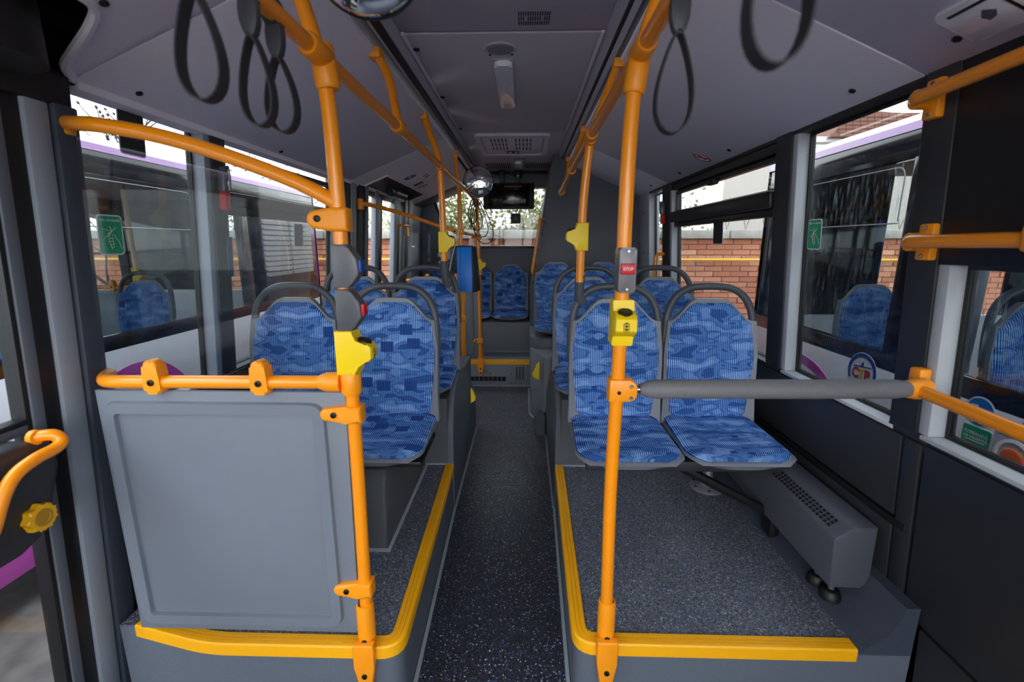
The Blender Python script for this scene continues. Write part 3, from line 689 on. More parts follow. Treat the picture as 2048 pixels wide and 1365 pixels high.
B().box(1.035, 1.075, 1.745, 1.815, .285, .375, .005).obj('strut_foot', M_BLACK, t); bolt(t, (1.035, 1.78, .31), (-1, 0, 0), .008)
t = T('seat_beam', 'dark cross beam carrying the front right pair of seats', 'beam', (.65, 2.0, .575))
B().box(.26, 1.12, 1.76, 1.82, .575, .62, .006).obj('beam', M_WALLD, t); B().box(.26, 1.12, 1.98, 2.04, .575, .62, .006).obj('beam', M_WALLD, t)
t = T('seat_box', 'dark grey box pedestal under the front left aisle seat', 'pedestal', (-.72, 1.9, .268))
B().prism([(1.645, .268), (2.38, .268), (2.38, .60), (1.70, .60), (1.66, .56)], YZ, -.98, -.555, .015, 3).obj('box', M_ARCH, t)
B().sweep_plan([(-.98, 1.645), (-.555, 1.645), (-.555, 2.38)], [(-.012, .268), (-.012, .271), (.0, .277), (.004, .268)]).obj('floor_weld', M_WELD, t)
B().box(-.99, -.42, 1.72, 2.03, .60, .624, .006).obj('top_plate', M_BLACK, t)

# ---------------------------------------------------------------- poles, rails, clamps
def clamp(parent, p, L=.075, dirx=-1, hh=.024, bolts=True):
    """two-part yellow clamp around a pole at p with a rounded lug reaching sideways"""
    x, y, z = p; c = B()
    prof = [(.029, -hh), (.029, hh), (-.015, hh * 1.02)] + [(-L + hh * .35 - hh * .82 * math.cos(a), hh * .80 * math.sin(a)) for a in [math.radians(80 - 20 * k) for k in range(9)]] + [(-.015, -hh * 1.02)]
    c.prism([(u * -dirx, v) for u, v in prof], lambda u, v, d: (x + u, y + d, z + v), -.027, .022, .009, 3)
    o = c.obj('clamp', M_YCLAMP, parent)
    if bolts: bolt(o, (x + dirx * .045, y - .0285, z + .002), r=.0085)
    return o
def foot(parent, x, y, z, ax=0):
    """socket and forked foot bracket that straddles a step edge"""
    c = B(); c.lathe([(.0, 0), (.026, 0), (.027, .02), (.027, .13), (.025, .14), (.021, .141), (.021, .12), (0, .12)], (x, y, z), seg=20)
    o = c.obj('pole_socket', M_YCLAMP, parent); bolt(o, (x, y - .0265, z + .022), r=.0085)
    c = B()
    pr = [(-.031, .024), (.031, .024), (.034, .0), (.031, -.055), (.020, -.135), (.010, -.158), (-.010, -.158), (-.020, -.135), (-.031, -.055), (-.034, .0)]
    c.prism(pr, lambda u, v, d: (x + u, y - .017 + d, z + v), -.028, .0, .006, 3)
    o = c.obj('foot_bracket', M_YCLAMP, parent)
    bolt(o, (x, y - .046, z - .085), r=.0085); bolt(o, (x, y - .046, z - .135), r=.0085)
def joint(parent, p, axis, L=.05, r=.0265):
    a = Vector(axis).normalized(); p = Vector(p)
    c = B(); c.tube([p - a * L, p - a * (L - .008), p + a * (L - .008), p + a * L], [r * .86, r, r, r * .86], 16); return c.obj('joint', M_YCLAMP, parent)
RP = .0185
# ceiling rails
def rail(pts, label, drops, nm):
    t = T('ceiling_handrail', label, 'handrail', pts[0])
    B().tube(smooth_path(pts, 6), .018, 14).obj('rail', M_YEL, t)
    for d in drops:
        B().tube(fillet(d, .12, 8), .0165, 12).obj('drop_arm', M_YEL, t)
        p = Vector(d[0]); B().box(p.x - .024, p.x + .024, p.y - .032, p.y + .032, p.z - .028, p.z + .012, .01, 2).obj('track_mount', M_YCLAMP, t)
        joint(t, d[-1], (0, 1, 0), .04)
    return t
zL, zR = 1.935, 1.935
railL = rail([(-.485, -.6, zL), (-.484, 1.2, zL), (-.482, 2.9, zL - .005), (-.480, 4.2, zL - .012), (-.478, 4.72, zL - .06)], 'left orange yellow ceiling handrail running down the aisle',
     [[(-.572, 1.92, 2.215), (-.52, 1.90, 2.12), (-.483, 1.86, zL)], [(-.572, 4.75, 2.215), (-.53, 4.74, 2.1), (-.479, 4.66, zL - .05)]], 'L')
railR = rail([(.265, -.6, zR), (.265, 1.2, zR), (.27, 2.4, zR), (.28, 3.4, zR - .02), (.285, 3.78, 1.90)], 'right orange yellow ceiling handrail ending by the engine tower',
     [[(.392, 2.16, 2.255), (.34, 2.14, 2.12), (.268, 2.02, zR)], [(.392, 3.30, 2.255), (.35, 3.26, 2.12), (.276, 2.9, zR - .008)], [(.392, 4.40, 2.255), (.37, 4.3, 2.1), (.287, 3.80, 1.90)]], 'R')

def charger(label, loc, rotz, icon=True):
    t = T('usb_charger', label, 'charger', (0, 0, 0), 'yellow USB chargers on the poles')
    pr = [(.027, -.060), (.027, .060), (-.024, .060), (-.026, .032), (-.060, .026), (-.0695, .016), (-.0695, -.014), (-.060, -.024), (-.030, -.034), (-.026, -.060)]
    B().prism(pr, YZ, -.0275, .0275, .004, 2).obj('housing', M_YPLAS, t, local=True)
    B().lathe([(.019, 0), (.019, .006), (.016, .009), (0, .009)], (0, -.045, .0275), (0, -.25, .97), 20).obj('port_cap', M_BLACK, t, local=True)
    if icon:
        def ic(x0, x1, z0, z1, d, nm, m): B().hexa([(x0, -.0694 - d, z0), (x1, -.0694 - d, z0), (x1, -.066, z0), (x0, -.066, z0), (x0, -.0702 - d, z1), (x1, -.0702 - d, z1), (x1, -.066, z1), (x0, -.066, z1)]).obj(nm, m, t, local=True)
        ic(-.0075, .0075, -.0155, .0065, .0, 'battery_icon', M_BOLT); ic(-.0055, .0055, -.0135, .0045, .0006, 'icon_face', M_YPLAS)
        ic(-.0030, .0030, .0065, .0090, .0, 'icon_tip', M_BOLT); ic(-.0035, .0035, -.0115, -.0060, .0012, 'icon_mark', M_BOLT); ic(-.0035, .0035, -.0035, .0020, .0012, 'icon_mark', M_BOLT)
    return place(t, loc, rotz)
# --- front left pole
t = T('grab_pole', 'front left orange yellow pole bolted to the partition', 'pole', (-.486, 1.2, .27)); poleL = t
B().tube(smooth_path([(-.486, 1.2, .30), (-.478, 1.2, .90), (-.477, 1.2, 1.55), (-.480, 1.2, 1.78), (-.487, 1.2, 1.88), (-.505, 1.2, 1.98), (-.54, 1.2, 2.10), (-.572, 1.2, 2.20)], 5), RP, 16).obj('pole_tube', M_YEL, t)
foot(t, -.488, 1.2, .275)
clamp(t, (-.485, 1.2, .476)); clamp(t, (-.478, 1.2, 1.037)); clamp(t, (-.477, 1.2, 1.560), .062, hh=.029)
joint(t, (-.478, 1.2, 1.125), (0, 0, 1), .033, .028)
joint(t, (-.484, 1.2, 1.915), (-.12, 0, 1), .05, .029)
joint(t, (-.484, 1.16, 1.935), (0, 1, 0), .05, .027)
def button_box(label, loc, btn_mat, rotz, wrapped):
    t = T('stop_button', label, 'button', (0, 0, 0))
    pr = [(-.018, -.056), (.020, -.056), (.020, .056), (-.018, .056), (-.026, .045), (-.046, .02), (-.048, -.02), (-.03, -.045)]
    B().prism(pr, YZ, -.022, .022, .005, 2).obj('housing', M_GBOX if wrapped else mat('dark_grey_housing', (84, 84, 90), .4, noise=.03), t, local=True)
    B().box(-.016, .016, -.0535, -.046, -.016, .016, .002).obj('push_button', btn_mat, t, local=True)
    return place(t, loc, rotz, label)
button_box('grey button box with a blue button on the front left pole', (-.477, 1.2, 1.443), M_BBTN, math.radians(90), True)
button_box('grey box with a red button just above the charger on the front left pole', (-.477, 1.2, 1.329), M_RED, math.radians(90), False)
charger('lemon yellow USB charger on the front left pole', (-.478, 1.2, 1.213), math.radians(90))
# --- front right pole
t = T('grab_pole', 'front right orange yellow pole in front of the right seats', 'pole', (.262, 1.2, .27)); poleR = t
B().tube(smooth_path([(.262, 1.23, .30), (.252, 1.215, .80), (.255, 1.205, 1.2), (.252, 1.2, 1.60), (.255, 1.2, 1.80), (.266, 1.2, 1.92), (.30, 1.2, 2.04), (.36, 1.2, 2.18), (.392, 1.2, 2.255)], 5), RP, 16).obj('pole_tube', M_YEL, t)
foot(t, .262, 1.232, .275)
joint(t, (.263, 1.2, 1.90), (.12, 0, 1), .05, .027); joint(t, (.266, 1.17, 1.935), (0, 1, 0), .05, .025)
t = T('stop_button', 'grey box with a red STOP button on the front right pole', 'button', (.254, 1.203, 1.435))
B().prism(rrect(-.021, .021, -.056, .056, .006), lambda u, v, d: (.256 + u, 1.203 + d, 1.435 + v), -.045, .02, .004, 2).obj('housing', mat('grey_smoky_housing', (112, 110, 112), .25, noise=.08, nscale=60), t)
B().box(.238, .274, 1.150, 1.160, 1.425, 1.452, .003).obj('push_button', M_RED, t)
text_obj('stop_text', 'STOP', .0105, M_WHITE, t, Matrix.Translation((.256, 1.1497, 1.4385)))
for z in (1.388, 1.482): bolt(t, (.256, 1.158, z), r=.004, m=M_STEEL)
charger('lemon yellow USB charger with a battery symbol on the front right pole', (.256, 1.206, 1.298), 0)
# --- waist barrier on the right
t = T('padded_barrier', 'grey padded waist-high barrier between the front right pole and the wall pillar', 'barrier', (.31, 1.205, 1.11))
P = [(.315, 1.205, 1.111), (.335, 1.206, 1.111), (.36, 1.207, 1.111), (.55, 1.213, 1.111), (.80, 1.222, 1.110), (1.02, 1.235, 1.108), (1.058, 1.238, 1.108)]
B().tube(P, [.014, .023, .0265, .027, .0272, .0265, .022], 18).obj('padding', mat('mid_grey_foam', (112, 112, 116), .6, noise=.05, bump=.2), t)
B().tube([(.30, 1.204, 1.111), (.32, 1.205, 1.111)], .010, 12).obj('steel_pin', M_STEEL, t)
c = B(); c.prism([(-.026, -.030), (-.026, .032), (.030, .032), (.044, .024), (.050, .012), (.050, -.012), (.044, -.024), (.030, -.030)], lambda u, v, d: (.255 + u, 1.207 + d, 1.111 + v), -.027, .022, .006, 2)
cl = c.obj('clamp', M_YCLAMP, t)
bolt(cl, (.255, 1.18, 1.108), r=.005); bolt(cl, (.287, 1.18, 1.126), r=.005, m=M_STEEL); bolt(cl, (.287, 1.18, 1.094), r=.005, m=M_STEEL)
# --- wall rails at the right pillar
def wall_rail(pts, label, zz, y):
    t = T('wall_handrail', label, 'handrail', (wx(1, zz, .04), y, zz), 'handrails at the right front pillar')
    B().tube(fillet(pts, .05), .0175, 14).obj('rail', M_YEL, t)
    x = wx(1, zz, 0)
    c = B(); c.box(x - .022, x + .004, y - .028, y + .02, zz - .05, zz + .05, .006, 2); m = c.obj('wall_mount', M_YCLAMP, t)
    for dz in (-.038, .038): bolt(m, (x - .022, y - .004, zz + dz), (-1, 0, 0), .006, m=M_STEEL)
    B().tube([(x - .005, y, zz), (x - .06, y, zz)], .025, 14).obj('socket', M_YCLAMP, t)
    return t
wall_rail([(1.085, 1.375, 1.875), (1.035, 1.36, 1.877), (1.035, 1.10, 1.885), (1.035, .2, 1.90)], 'upper orange yellow handrail crossing the dark cab screen at top right', 1.877, 1.36)
t = wall_rail([(1.115, 1.33, 1.505), (1.055, 1.33, 1.505), (1.055, 1.1, 1.508), (1.055, .2, 1.515)], 'middle orange yellow handrail crossing the dark cab screen, with an elbow joint', 1.505, 1.33)
c = B(); c.box(1.032, 1.080, .965, 1.015, 1.482, 1.545, .014, 3); c.obj('elbow_joint', M_YCLAMP, t)
t = T('wall_handrail', 'lower orange yellow handrail passing the pram sticker by the front right window', 'handrail', (1.10, 1.28, 1.10), 'handrails at the right front pillar')
B().tube(fillet([(1.085, 1.245, 1.106), (1.085, 1.15, 1.103), (1.075, .95, 1.10), (1.07, .1, 1.10)], .04), .0175, 14).obj('rail', M_YEL, t)
B().tube([(1.055, 1.238, 1.107), (1.085, 1.242, 1.107), (1.12, 1.255, 1.107)], [.024, .03, .026], 14).obj('corner_joint', M_YCLAMP, t)
B().box(1.112, 1.148, 1.27, 1.31, 1.09, 1.155, .008).obj('wall_mount', M_YCLAMP, t)
# --- second poles standing on the seat handles
t = T('grab_pole', 'right orange yellow pole rising from the front right aisle seat handle', 'pole', (.247, 2.12, 1.25))
B().tube(smooth_path([(.250, 2.10, 1.33), (.251, 2.095, 1.55), (.256, 2.085, 1.72), (.270, 2.07, 1.90), (.276, 2.07, 1.93)], 5), RP, 14).obj('pole_tube', M_YEL, t)
B().tube([(.252, 2.105, 1.36), (.250, 2.11, 1.27), (.262, 2.12, 1.235)], [.022, .022, .026], 12).obj('handle_coupling', M_HANDLE, t)
joint(t, (.272, 2.07, 1.925), (0, 1, 0), .04, .024)
charger('lemon yellow USB charger on the pole above the front right aisle seat', (.251, 2.09, 1.53), math.radians(-90), False)
t = T('grab_pole', 'left orange yellow pole rising from the second row left aisle seat handle', 'pole', (-.475, 2.76, 1.3))
B().tube(smooth_path([(-.482, 2.76, 1.36), (-.480, 2.75, 1.60), (-.484, 2.74, 1.85), (-.50, 2.74, 2.0), (-.545, 2.76, 2.12), (-.574, 2.78, 2.215)], 5), RP, 14).obj('pole_tube', M_YEL, t)
B().tube([(-.482, 2.76, 1.40), (-.481, 2.765, 1.30), (-.465, 2.78, 1.25)], [.023, .023, .028], 12).obj('handle_coupling', M_HANDLE, t)
B().box(-.598, -.552, 2.75, 2.81, 2.185, 2.225, .01).obj('track_mount', M_YCLAMP, t); joint(t, (-.483, 2.74, 1.93), (0, 1, 0), .04, .024)
charger('lemon yellow USB charger on the pole above the second row left aisle seat', (-.480, 2.752, 1.51), math.radians(90), False)
# --- pole with the ticket machine, rear partition pole
t = T('grab_pole', 'orange yellow pole carrying the blue ticket machine', 'pole', (-.538, 3.95, .0))
B().tube(smooth_path([(-.538, 3.95, .0), (-.540, 3.95, .9), (-.545, 3.95, 1.70), (-.548, 3.95, 1.92), (-.56, 3.95, 2.03), (-.575, 3.95, 2.215)], 5), RP, 14).obj('pole_tube', M_YEL, t)
clamp(t, (-.545, 3.95, 1.60), .05, bolts=True); clamp(t, (-.54, 3.95, .86), .05); joint(t, (-.54, 3.95, 1.05), (0, 0, 1), .05)
B().box(-.60, -.55, 3.92, 3.98, 2.185, 2.225, .01).obj('track_mount', M_YCLAMP, t)
t = T('ticket_machine', 'bright blue ticket validator with black sides on a pole', 'ticket machine', (-.47, 3.84, 1.11))
c = B(); c.hexa([(-.562, 3.80, 1.108), (-.435, 3.80, 1.108), (-.435, 3.93, 1.108), (-.562, 3.93, 1.108), (-.565, 3.85, 1.475), (-.44, 3.85, 1.475), (-.44, 3.93, 1.475), (-.565, 3.93, 1.475)], .006); c.obj('casing', M_BLUE, t)
c = B(); c.hexa([(-.436, 3.805, 1.10), (-.378, 3.83, 1.115), (-.378, 3.935, 1.115), (-.436, 3.935, 1.10), (-.441, 3.85, 1.48), (-.405, 3.86, 1.465), (-.405, 3.935, 1.465), (-.441, 3.935, 1.48)], .006); c.obj('side_cheek', M_BLACK, t)
B().box(-.568, -.437, 3.845, 3.935, 1.474, 1.486, .004).obj('top_cap', M_BLACK, t)
c = B(); c.hexa([(-.5335, 3.798, 1.11), (-.5315, 3.798, 1.11), (-.5315, 3.81, 1.11), (-.5335, 3.81, 1.11), (-.5355, 3.848, 1.473), (-.5335, 3.848, 1.473), (-.5335, 3.86, 1.473), (-.5355, 3.86, 1.473)]); c.obj('front_seam', M_BOLT, t)
B().tube(smooth_path([(-.545, 3.90, 1.62), (-.60, 3.92, 1.45), (-.64, 3.93, 1.28), (-.64, 3.95, 1.10)], 5), .004, 6).obj('white_cable', M_WHITE, t)
# --- cable loops tied to the left rail
t = T('cable_bundle', 'black cable loops tied to the left ceiling handrail beside the round mirror', 'cable', (-.48, 4.3, 1.92))
rr = random.Random(3)
for k in range(4):
    w = .05 + .02 * k; dz = .22 + .06 * k; cx = -.47 + .015 * k; P = []
    for j in range(15):
        a = math.pi * 2 * j / 14; q = (1 - math.cos(a)) / 2; P.append((cx + .02 * k * q + w * math.sin(a) * (.25 + .75 * q) * (1.0 + .15 * rr.random()), 4.25 + .03 * k + .02 * math.cos(a * 2), 1.90 - dz * q))
    B().tube(smooth_path(P, 3), .0045, 6).obj('cable', M_BLACK, t)
B().tube([(-.48, 4.2, 1.93), (-.48, 4.32, 1.925)], .024, 10).obj('tape_wrap', M_BLACK, t)

# ---------------------------------------------------------------- partitions
def partition(label):
    t = T('partition_screen', label, 'partition', (-.85, 1.2, .31))
    x0, x1, z0, z1 = -1.205, -.507, .312, 1.098
    B().prism([(x0, z0), (x1 - .012, z0), (x1, z0 + .02), (x1 + .012, z1), (x0 + .0, z1)], XZ, 1.193, 1.207, .003).obj('panel', M_PANEL, t)
    A = rrect(-1.188, -.553, .337, 1.068, .04, 6); C = rrect(-1.150, -.590, .375, 1.030, .012, 6)
    b = B(); n = len(A)
    A1 = [b.v((x, 1.1935, z)) for x, z in A]; A2 = [b.v((x + (0.004 if x < -.85 else -.004), 1.181, z + (.004 if z < .7 else -.004))) for x, z in A]
    C2 = [b.v((x + (-.003 if x < -.85 else .003), 1.181, z + (-.003 if z < .7 else .003))) for x, z in C]; C1 = [b.v((x, 1.1935, z)) for x, z in C]
    for P_, Q_ in ((A1, A2), (A2, C2), (C2, C1)):
        for i in range(n): b.f([P_[i], P_[(i + 1) % n], Q_[(i + 1) % n], Q_[i]])
    b.obj('raised_border', M_PANEL, t, ang=50)
    B().tube(fillet([(-1.255, 1.30, 1.115), (-1.225, 1.25, 1.117), (-1.175, 1.20, 1.122), (-1.12, 1.193, 1.124), (-.505, 1.195, 1.127)], .05), .0185, 14).obj('lower_rail', M_YEL, t)
    B().tube([(-.565, 1.196, 1.127), (-.545, 1.196, 1.127), (-.505, 1.198, 1.127)], [.019, .027, .028], 14).obj('rail_joint', M_YCLAMP, t)
    for x in (-1.02, -.722):
        c = B(); c.prism([(p.x, p.y) for p in fillet([(0, -.027, 0), (.024, -.027, 0), (.023, .02, 0), (.019, .068, 0), (-.019, .068, 0), (-.023, .02, 0), (-.024, -.027, 0), (0, -.027, 0)], .018, 5)][:-1], lambda u, v, d: (x + u, 1.195 + d, 1.122 + v), -.024, .014, .009, 4)
        o = c.obj('glass_clamp', M_YCLAMP, t); bolt(o, (x, 1.170, 1.128), r=.009)
    up = [(-1.232, 1.287, 1.817), (-1.15, 1.235, 1.803), (-1.062, 1.2, 1.790), (-.938, 1.2, 1.769), (-.815, 1.2, 1.737), (-.693, 1.2, 1.697), (-.57, 1.2, 1.649), (-.482, 1.2, 1.603)]
    B().tube(smooth_path(up, 4), .0185, 14).obj('upper_rail', M_YEL, t)
    B().box(-1.250, -1.222, 1.268, 1.308, 1.785, 1.848, .008).obj('wall_mount', M_YCLAMP, t)
    gp = [(-1.215, 1.115), (-.60, 1.115), (-.60, 1.20), (-.583, 1.35), (-.567, 1.432), (-.53, 1.484), (-.512, 1.523), (-.512, 1.62), (-.57, 1.645), (-.693, 1.695), (-.815, 1.735), (-.938, 1.767), (-1.062, 1.788), (-1.215, 1.797)]
    B().prism(gp, XZ, 1.212, 1.218).obj('glass_pane', GLASS_P, t)
    return t
pt = partition('front left blue-grey partition panel with raised border, yellow rails and glass pane')
p2 = place(copy_tree(pt), (-.85 + .02, 4.72, .32), 0, 'rear partition panel beside the middle door, behind the ticket machine')
for ch in list(p2.children):                        # the rear one has a short straight top and no glass
    if ch.name.startswith(('upper_rail', 'wall_mount', 'glass_pane')): bpy.data.objects.remove(ch)
t = T('grab_pole', 'rearmost orange yellow pole standing on the rear step edge', 'pole', (-.468, 4.71, .285))
B().tube(smooth_path([(-.466, 4.72, .30), (-.468, 4.72, .9), (-.470, 4.72, 1.45), (-.474, 4.72, 1.62), (-.482, 4.72, 1.78), (-.480, 4.72, 1.875)], 5), .0175, 14).obj('pole_tube', M_YEL, t)
foot(t, -.466, 4.735, .285); clamp(t, (-.466, 4.72, .50), .06); clamp(t, (-.469, 4.72, 1.21), .06); clamp(t, (-.471, 4.72, 1.565), .06)
charger('small lemon yellow USB charger on the rearmost pole', (-.469, 4.72, 1.29), math.radians(90), False)
t = T('screen_handrail', 'orange yellow rail sloping over a glass screen from the middle door post', 'handrail', (-1.2, 3.55, 1.78))
rp = [(-1.235, 3.52, 1.79), (-1.19, 3.53, 1.79), (-1.12, 3.75, 1.775), (-.95, 3.9, 1.725), (-.72, 3.98, 1.645), (-.56, 4.05, 1.60), (-.478, 4.72, 1.585)]
B().tube(smooth_path(rp, 5), .0165, 12).obj('rail', M_YEL, t)
B().box(-1.245, -1.21, 3.49, 3.55, 1.75, 1.83, .008).obj('wall_mount', M_YCLAMP, t)
B().prism([(-1.20, .95), (-.60, .95), (-.585, 1.60), (-.72, 1.64), (-.95, 1.715), (-1.20, 1.76)], XZ, 3.975, 3.981).obj('glass_pane', GLASS_P, t)

# ---------------------------------------------------------------- hand straps
def strap(loc, label, w=.042, L=.165, rz=0):
    t = T('hand_strap', label, 'strap', (0, 0, 0), 'black hanging hand straps')
    # loop round the rail, buckle, hand loop
    P = [(.0, .024 * math.cos(a), .024 * math.sin(a)) for a in [math.pi * 2 * k / 14 for k in range(15)]]
    def ribbon(pts, hw, th, name, m):
        b = B(); n = len(pts); rings = []
        for i, p in enumerate(pts):
            a = Vector(pts[max(i - 1, 0)]); c = Vector(pts[min(i + 1, n - 1)]); tg = (c - a).normalized(); wd = Vector(hw[1]); nn = tg.cross(wd).normalized()
            p = Vector(p); rings.append([b.v(p + wd * hw[0] + nn * th), b.v(p + wd * hw[0] - nn * th), b.v(p - wd * hw[0] - nn * th), b.v(p - wd * hw[0] + nn * th)])
        for i in range(n - 1):
            for k in range(4): b.f([rings[i][k], rings[i][(k + 1) % 4], rings[i + 1][(k + 1) % 4], rings[i + 1][k]])
        b.f(rings[0][::-1]); b.f(rings[-1]); return b.obj(name, m, t, local=True, ang=50)
    ribbon([(math.sin(a) * .0, .0225 * math.sin(a), .0225 * math.cos(a)) for a in [math.pi * 2 * k / 16 for k in range(17)]], (.012, (1, 0, 0)), .0025, 'rail_band', M_STRAP)
    B().prism([(-.015, -.018), (.015, -.018), (.0175, -.035), (.0165, -.055), (.011, -.072), (.005, -.08), (-.005, -.08), (-.011, -.072), (-.0165, -.055), (-.0175, -.035)], XZ, -.010, .010, .004, 2).obj('buckle', mat('charcoal_buckle', (62, 63, 68), .45, noise=.04), t, local=True)
    top = -.074; pts = []
    for k in range(33):
        a = math.pi * 2 * k / 32
        s = (1 - math.cos(a)) / 2                # 0 at top, 1 at bottom
        x = w * math.sin(a) * (.25 + .75 * s) ** .8
        pts.append((x, .002, top - L * s))
    ribbon(pts, (.012, (0, 1, 0)), .0015, 'hand_loop', M_STRAP)
    return place(t, loc, rz, label)
strap((-.484, .74, 1.936), 'large black hand strap at far left under the ceiling', .043, .150)
strap((-.486, .892, 1.936), 'black hand strap second from the left, in front of its neighbour', .038, .150, .0)
strap((-.490, .985, 1.936), 'black hand strap right of its overlapping neighbour on the left rail', .041, .140, -.08)
strap((.265, .90, 1.936), 'black hand strap with its buckle showing on the right rail', .043, .165)
strap((.265, .55, 1.936), 'black hand strap cut by the top of the picture, right of the right rail', .043, .175)

# ---------------------------------------------------------------- mirrors
def mirror(label, c, r, tilt, arm):
    t = T('convex_mirror', label, 'mirror', c)
    n = Vector((0.05, -1, -tilt)).normalized(); prof = [(0, .045)]
    prof = [(r * math.sin(a), .30 * r * (math.cos(a) - .0)) for a in [math.pi / 2 * k / 14 for k in range(15)]]
    b = B(); b.lathe([(.0001, .30 * r)] + prof[1:] + [(r, -.004), (.0001, -.004)], c, n, 48); b.obj('mirror_dome', M_MIRROR, t, ang=40)
    b = B(); b.lathe([(r * .99, -.012), (r * 1.025, -.010), (r * 1.03, .002), (r * 1.0, .004), (r * .995, -.004)], c, n, 48); b.obj('rim', M_BLACK, t)
    b = B(); b.tube(arm, .009, 10); b.obj('mirror_arm', M_BLACK, t)
    return t
mirror('large convex mirror cut by the top edge of the picture', (-.308, 1.0, 2.052), .112, .25, [(-.305, 1.02, 2.06), (-.32, 1.1, 2.14), (-.35, 1.15, 2.33)])
mirror('small round convex mirror hanging over the aisle beside the screen', (-.392, 4.0, 2.006), .124, .05, [(-.392, 4.02, 2.01), (-.45, 4.05, 2.05), (-.57, 4.08, 2.215)])

# ---------------------------------------------------------------- ceiling fittings
def lamp(label, x, y0, y1, w):
    t = T('ceiling_lamp', label, 'lamp', (x, (y0 + y1) / 2, ZC), 'frosted ceiling lamps')
    B().box(x - w / 2 - .004, x + w / 2 + .004, y0 - .004, y1 + .004, ZC - .010, ZC, .003).obj('lamp_base', M_DARKL, t)
    B().prism(rrect(x - w / 2 + .004, x + w / 2 - .004, y0 + .004, y1 - .004, .02), XY, ZC - .035, ZC - .008, .012, 3).obj('diffuser', M_LAMP, t)
lamp('near frosted white ceiling lamp on the hatch', -.105, 2.30, 2.98, .092)
lamp('far small frosted ceiling lamp between the vent grilles', -.07, 4.90, 5.32, .085)
def speaker(label, x, y, r):
    t = T('ceiling_speaker', label, 'speaker', (x, y, ZC))
    B().lathe([(r, 0), (r, -.006), (r * .93, -.010), (r * .80, -.008), (r * .76, -.004), (0, -.004)], (x, y, ZC), seg=32).obj('speaker_ring', M_CEIL, t)
    B().lathe([(r * .76, -.004), (r * .7, -.009), (0, -.010)], (x, y, ZC), seg=32).obj('speaker_mesh', mat('beige_grey_mesh', (150, 148, 148), .8, noise=.1, nscale=500), t)
    for a in (.7, 2.4): bolt(t, (x + r * .87 * math.cos(a), y + r * .87 * math.sin(a), ZC - .009), (0, 0, -1), .005)
speaker('round flush ceiling speaker in front of the near lamp', -.112, 2.20, .075); speaker('small round ceiling speaker by the far lamp', -.07, 4.78, .06)
t = T('roof_sensor_grille', 'square pattern of slits in the ceiling near the front', 'grille', (.03, 1.94, ZC))
for r_ in range(3):
    for k in range(14):
        if r_ == 1 and k in (3, 10): continue
        x = -.030 + k * .0088 - .0; y = 1.885 + r_ * .037
        B().box(x, x + .004, y, y + .029, ZC - .0012, ZC + .002).obj('slit', M_GRILLE, t)
# rear roof vent
t = T('roof_vent', 'white roof emergency vent with rows of slots behind the ceiling hatch', 'vent', (-.11, 4.15, ZC))
b = B(); A = rrect(-.40, .19, 3.76, 4.58, .05); C = rrect(-.36, .15, 3.80, 4.54, .04); n = len(A)
a1 = [b.v((x, y, ZC)) for x, y in A]; a2 = [b.v((x, y, ZC - .02)) for x, y in A]; c2 = [b.v((x, y, ZC - .02)) for x, y in C]; c1 = [b.v((x, y, ZC)) for x, y in C]
for P_, Q_ in ((a1, a2), (a2, c2), (c2, c1)):
    for i in range(n): b.f([P_[i], P_[(i + 1) % n], Q_[(i + 1) % n], Q_[i]])
b.obj('vent_frame', M_COVE, t)
B().prism(rrect(-.35, .14, 3.81, 4.53, .04), XY, ZC - .010, ZC, .004).obj('vent_lid', M_COVE, t)
for side in (0, 1):
    for r_ in range(3):
        for k in range(5):
            x = -.285 + k * .030 + side * .20; y = 3.90 + r_ * .16
            B().box(x, x + .011, y, y + .12, ZC - .0112, ZC - .006, .002, 1).obj('slot', M_GRILLE, t)
b = B(); b.box(-.17, -.055, 4.40, 4.50, ZC - .014, ZC - .008, .002); o = b.obj('sign_plate', M_DGREEN, t)
for x in (-.155, -.10): B().box(x, x + .03, 4.42, 4.475, ZC - .0155, ZC - .0135).obj('pictogram', M_WHITE, o)
for sx, nm in ((-.43, 'left'), (.0, 'right')):
    t = T('air_grille', 'row of black air slots in the rear ceiling, %s of the far lamp' % nm, 'grille', (sx + .12, 5.25, ZC))
    for k in range(13): B().box(sx + k * .0215, sx + k * .0215 + .011, 5.08, 5.42, ZC - .003, ZC + .003, .002, 1).obj('slot', M_GRILLE, t)
# rear screen, camera
t = T('display_screen', 'black display screen hanging in front of the rear window', 'screen', (-.19, 5.5, 1.9))
B().box(-.485, .105, 5.50, 5.57, 1.895, 2.185, .012).obj('screen_case', M_FRAMEB, t)
B().box(-.425, .045, 5.494, 5.502, 1.925, 2.165, .003).obj('screen_glass', M_SCREEN, t)
B().box(-.055, .005, 5.490, 5.496, 1.965, 2.005, .001).obj('paper_label', mat('grey_label', (170, 166, 170), .6, noise=.03), t)
B().box(-.24, -.04, 5.490, 5.496, 2.135, 2.155, .001).obj('dull_red_reading', mat('dull_red_glow', (110, 20, 24), .5, noise=.05), t)
B().box(-.30, -.24, 5.52, 5.6, 2.18, 2.33, .004).obj('hanger', M_BLACK, t); B().box(-.12, -.06, 5.52, 5.6, 2.18, 2.33, .004).obj('hanger', M_BLACK, t)
t = T('dome_camera', 'small dark dome camera above the rear screen', 'camera', (-.085, 5.55, 2.26))
B().lathe([(.05, 0), (.05, -.03), (.044, -.045), (.03, -.06), (0, -.066)], (-.085, 5.56, 2.30), seg=24).obj('housing', mat('olive_black_housing', (40, 40, 32), .4, noise=.05), t)
B().lathe([(.022, 0), (.02, .006), (.012, .012), (0, .013)], (-.085, 5.512, 2.262), (0, -1, -.2), 20).obj('lens', mat('clear_lens', (150, 160, 160), .08, metal=.7, noise=.05), t)

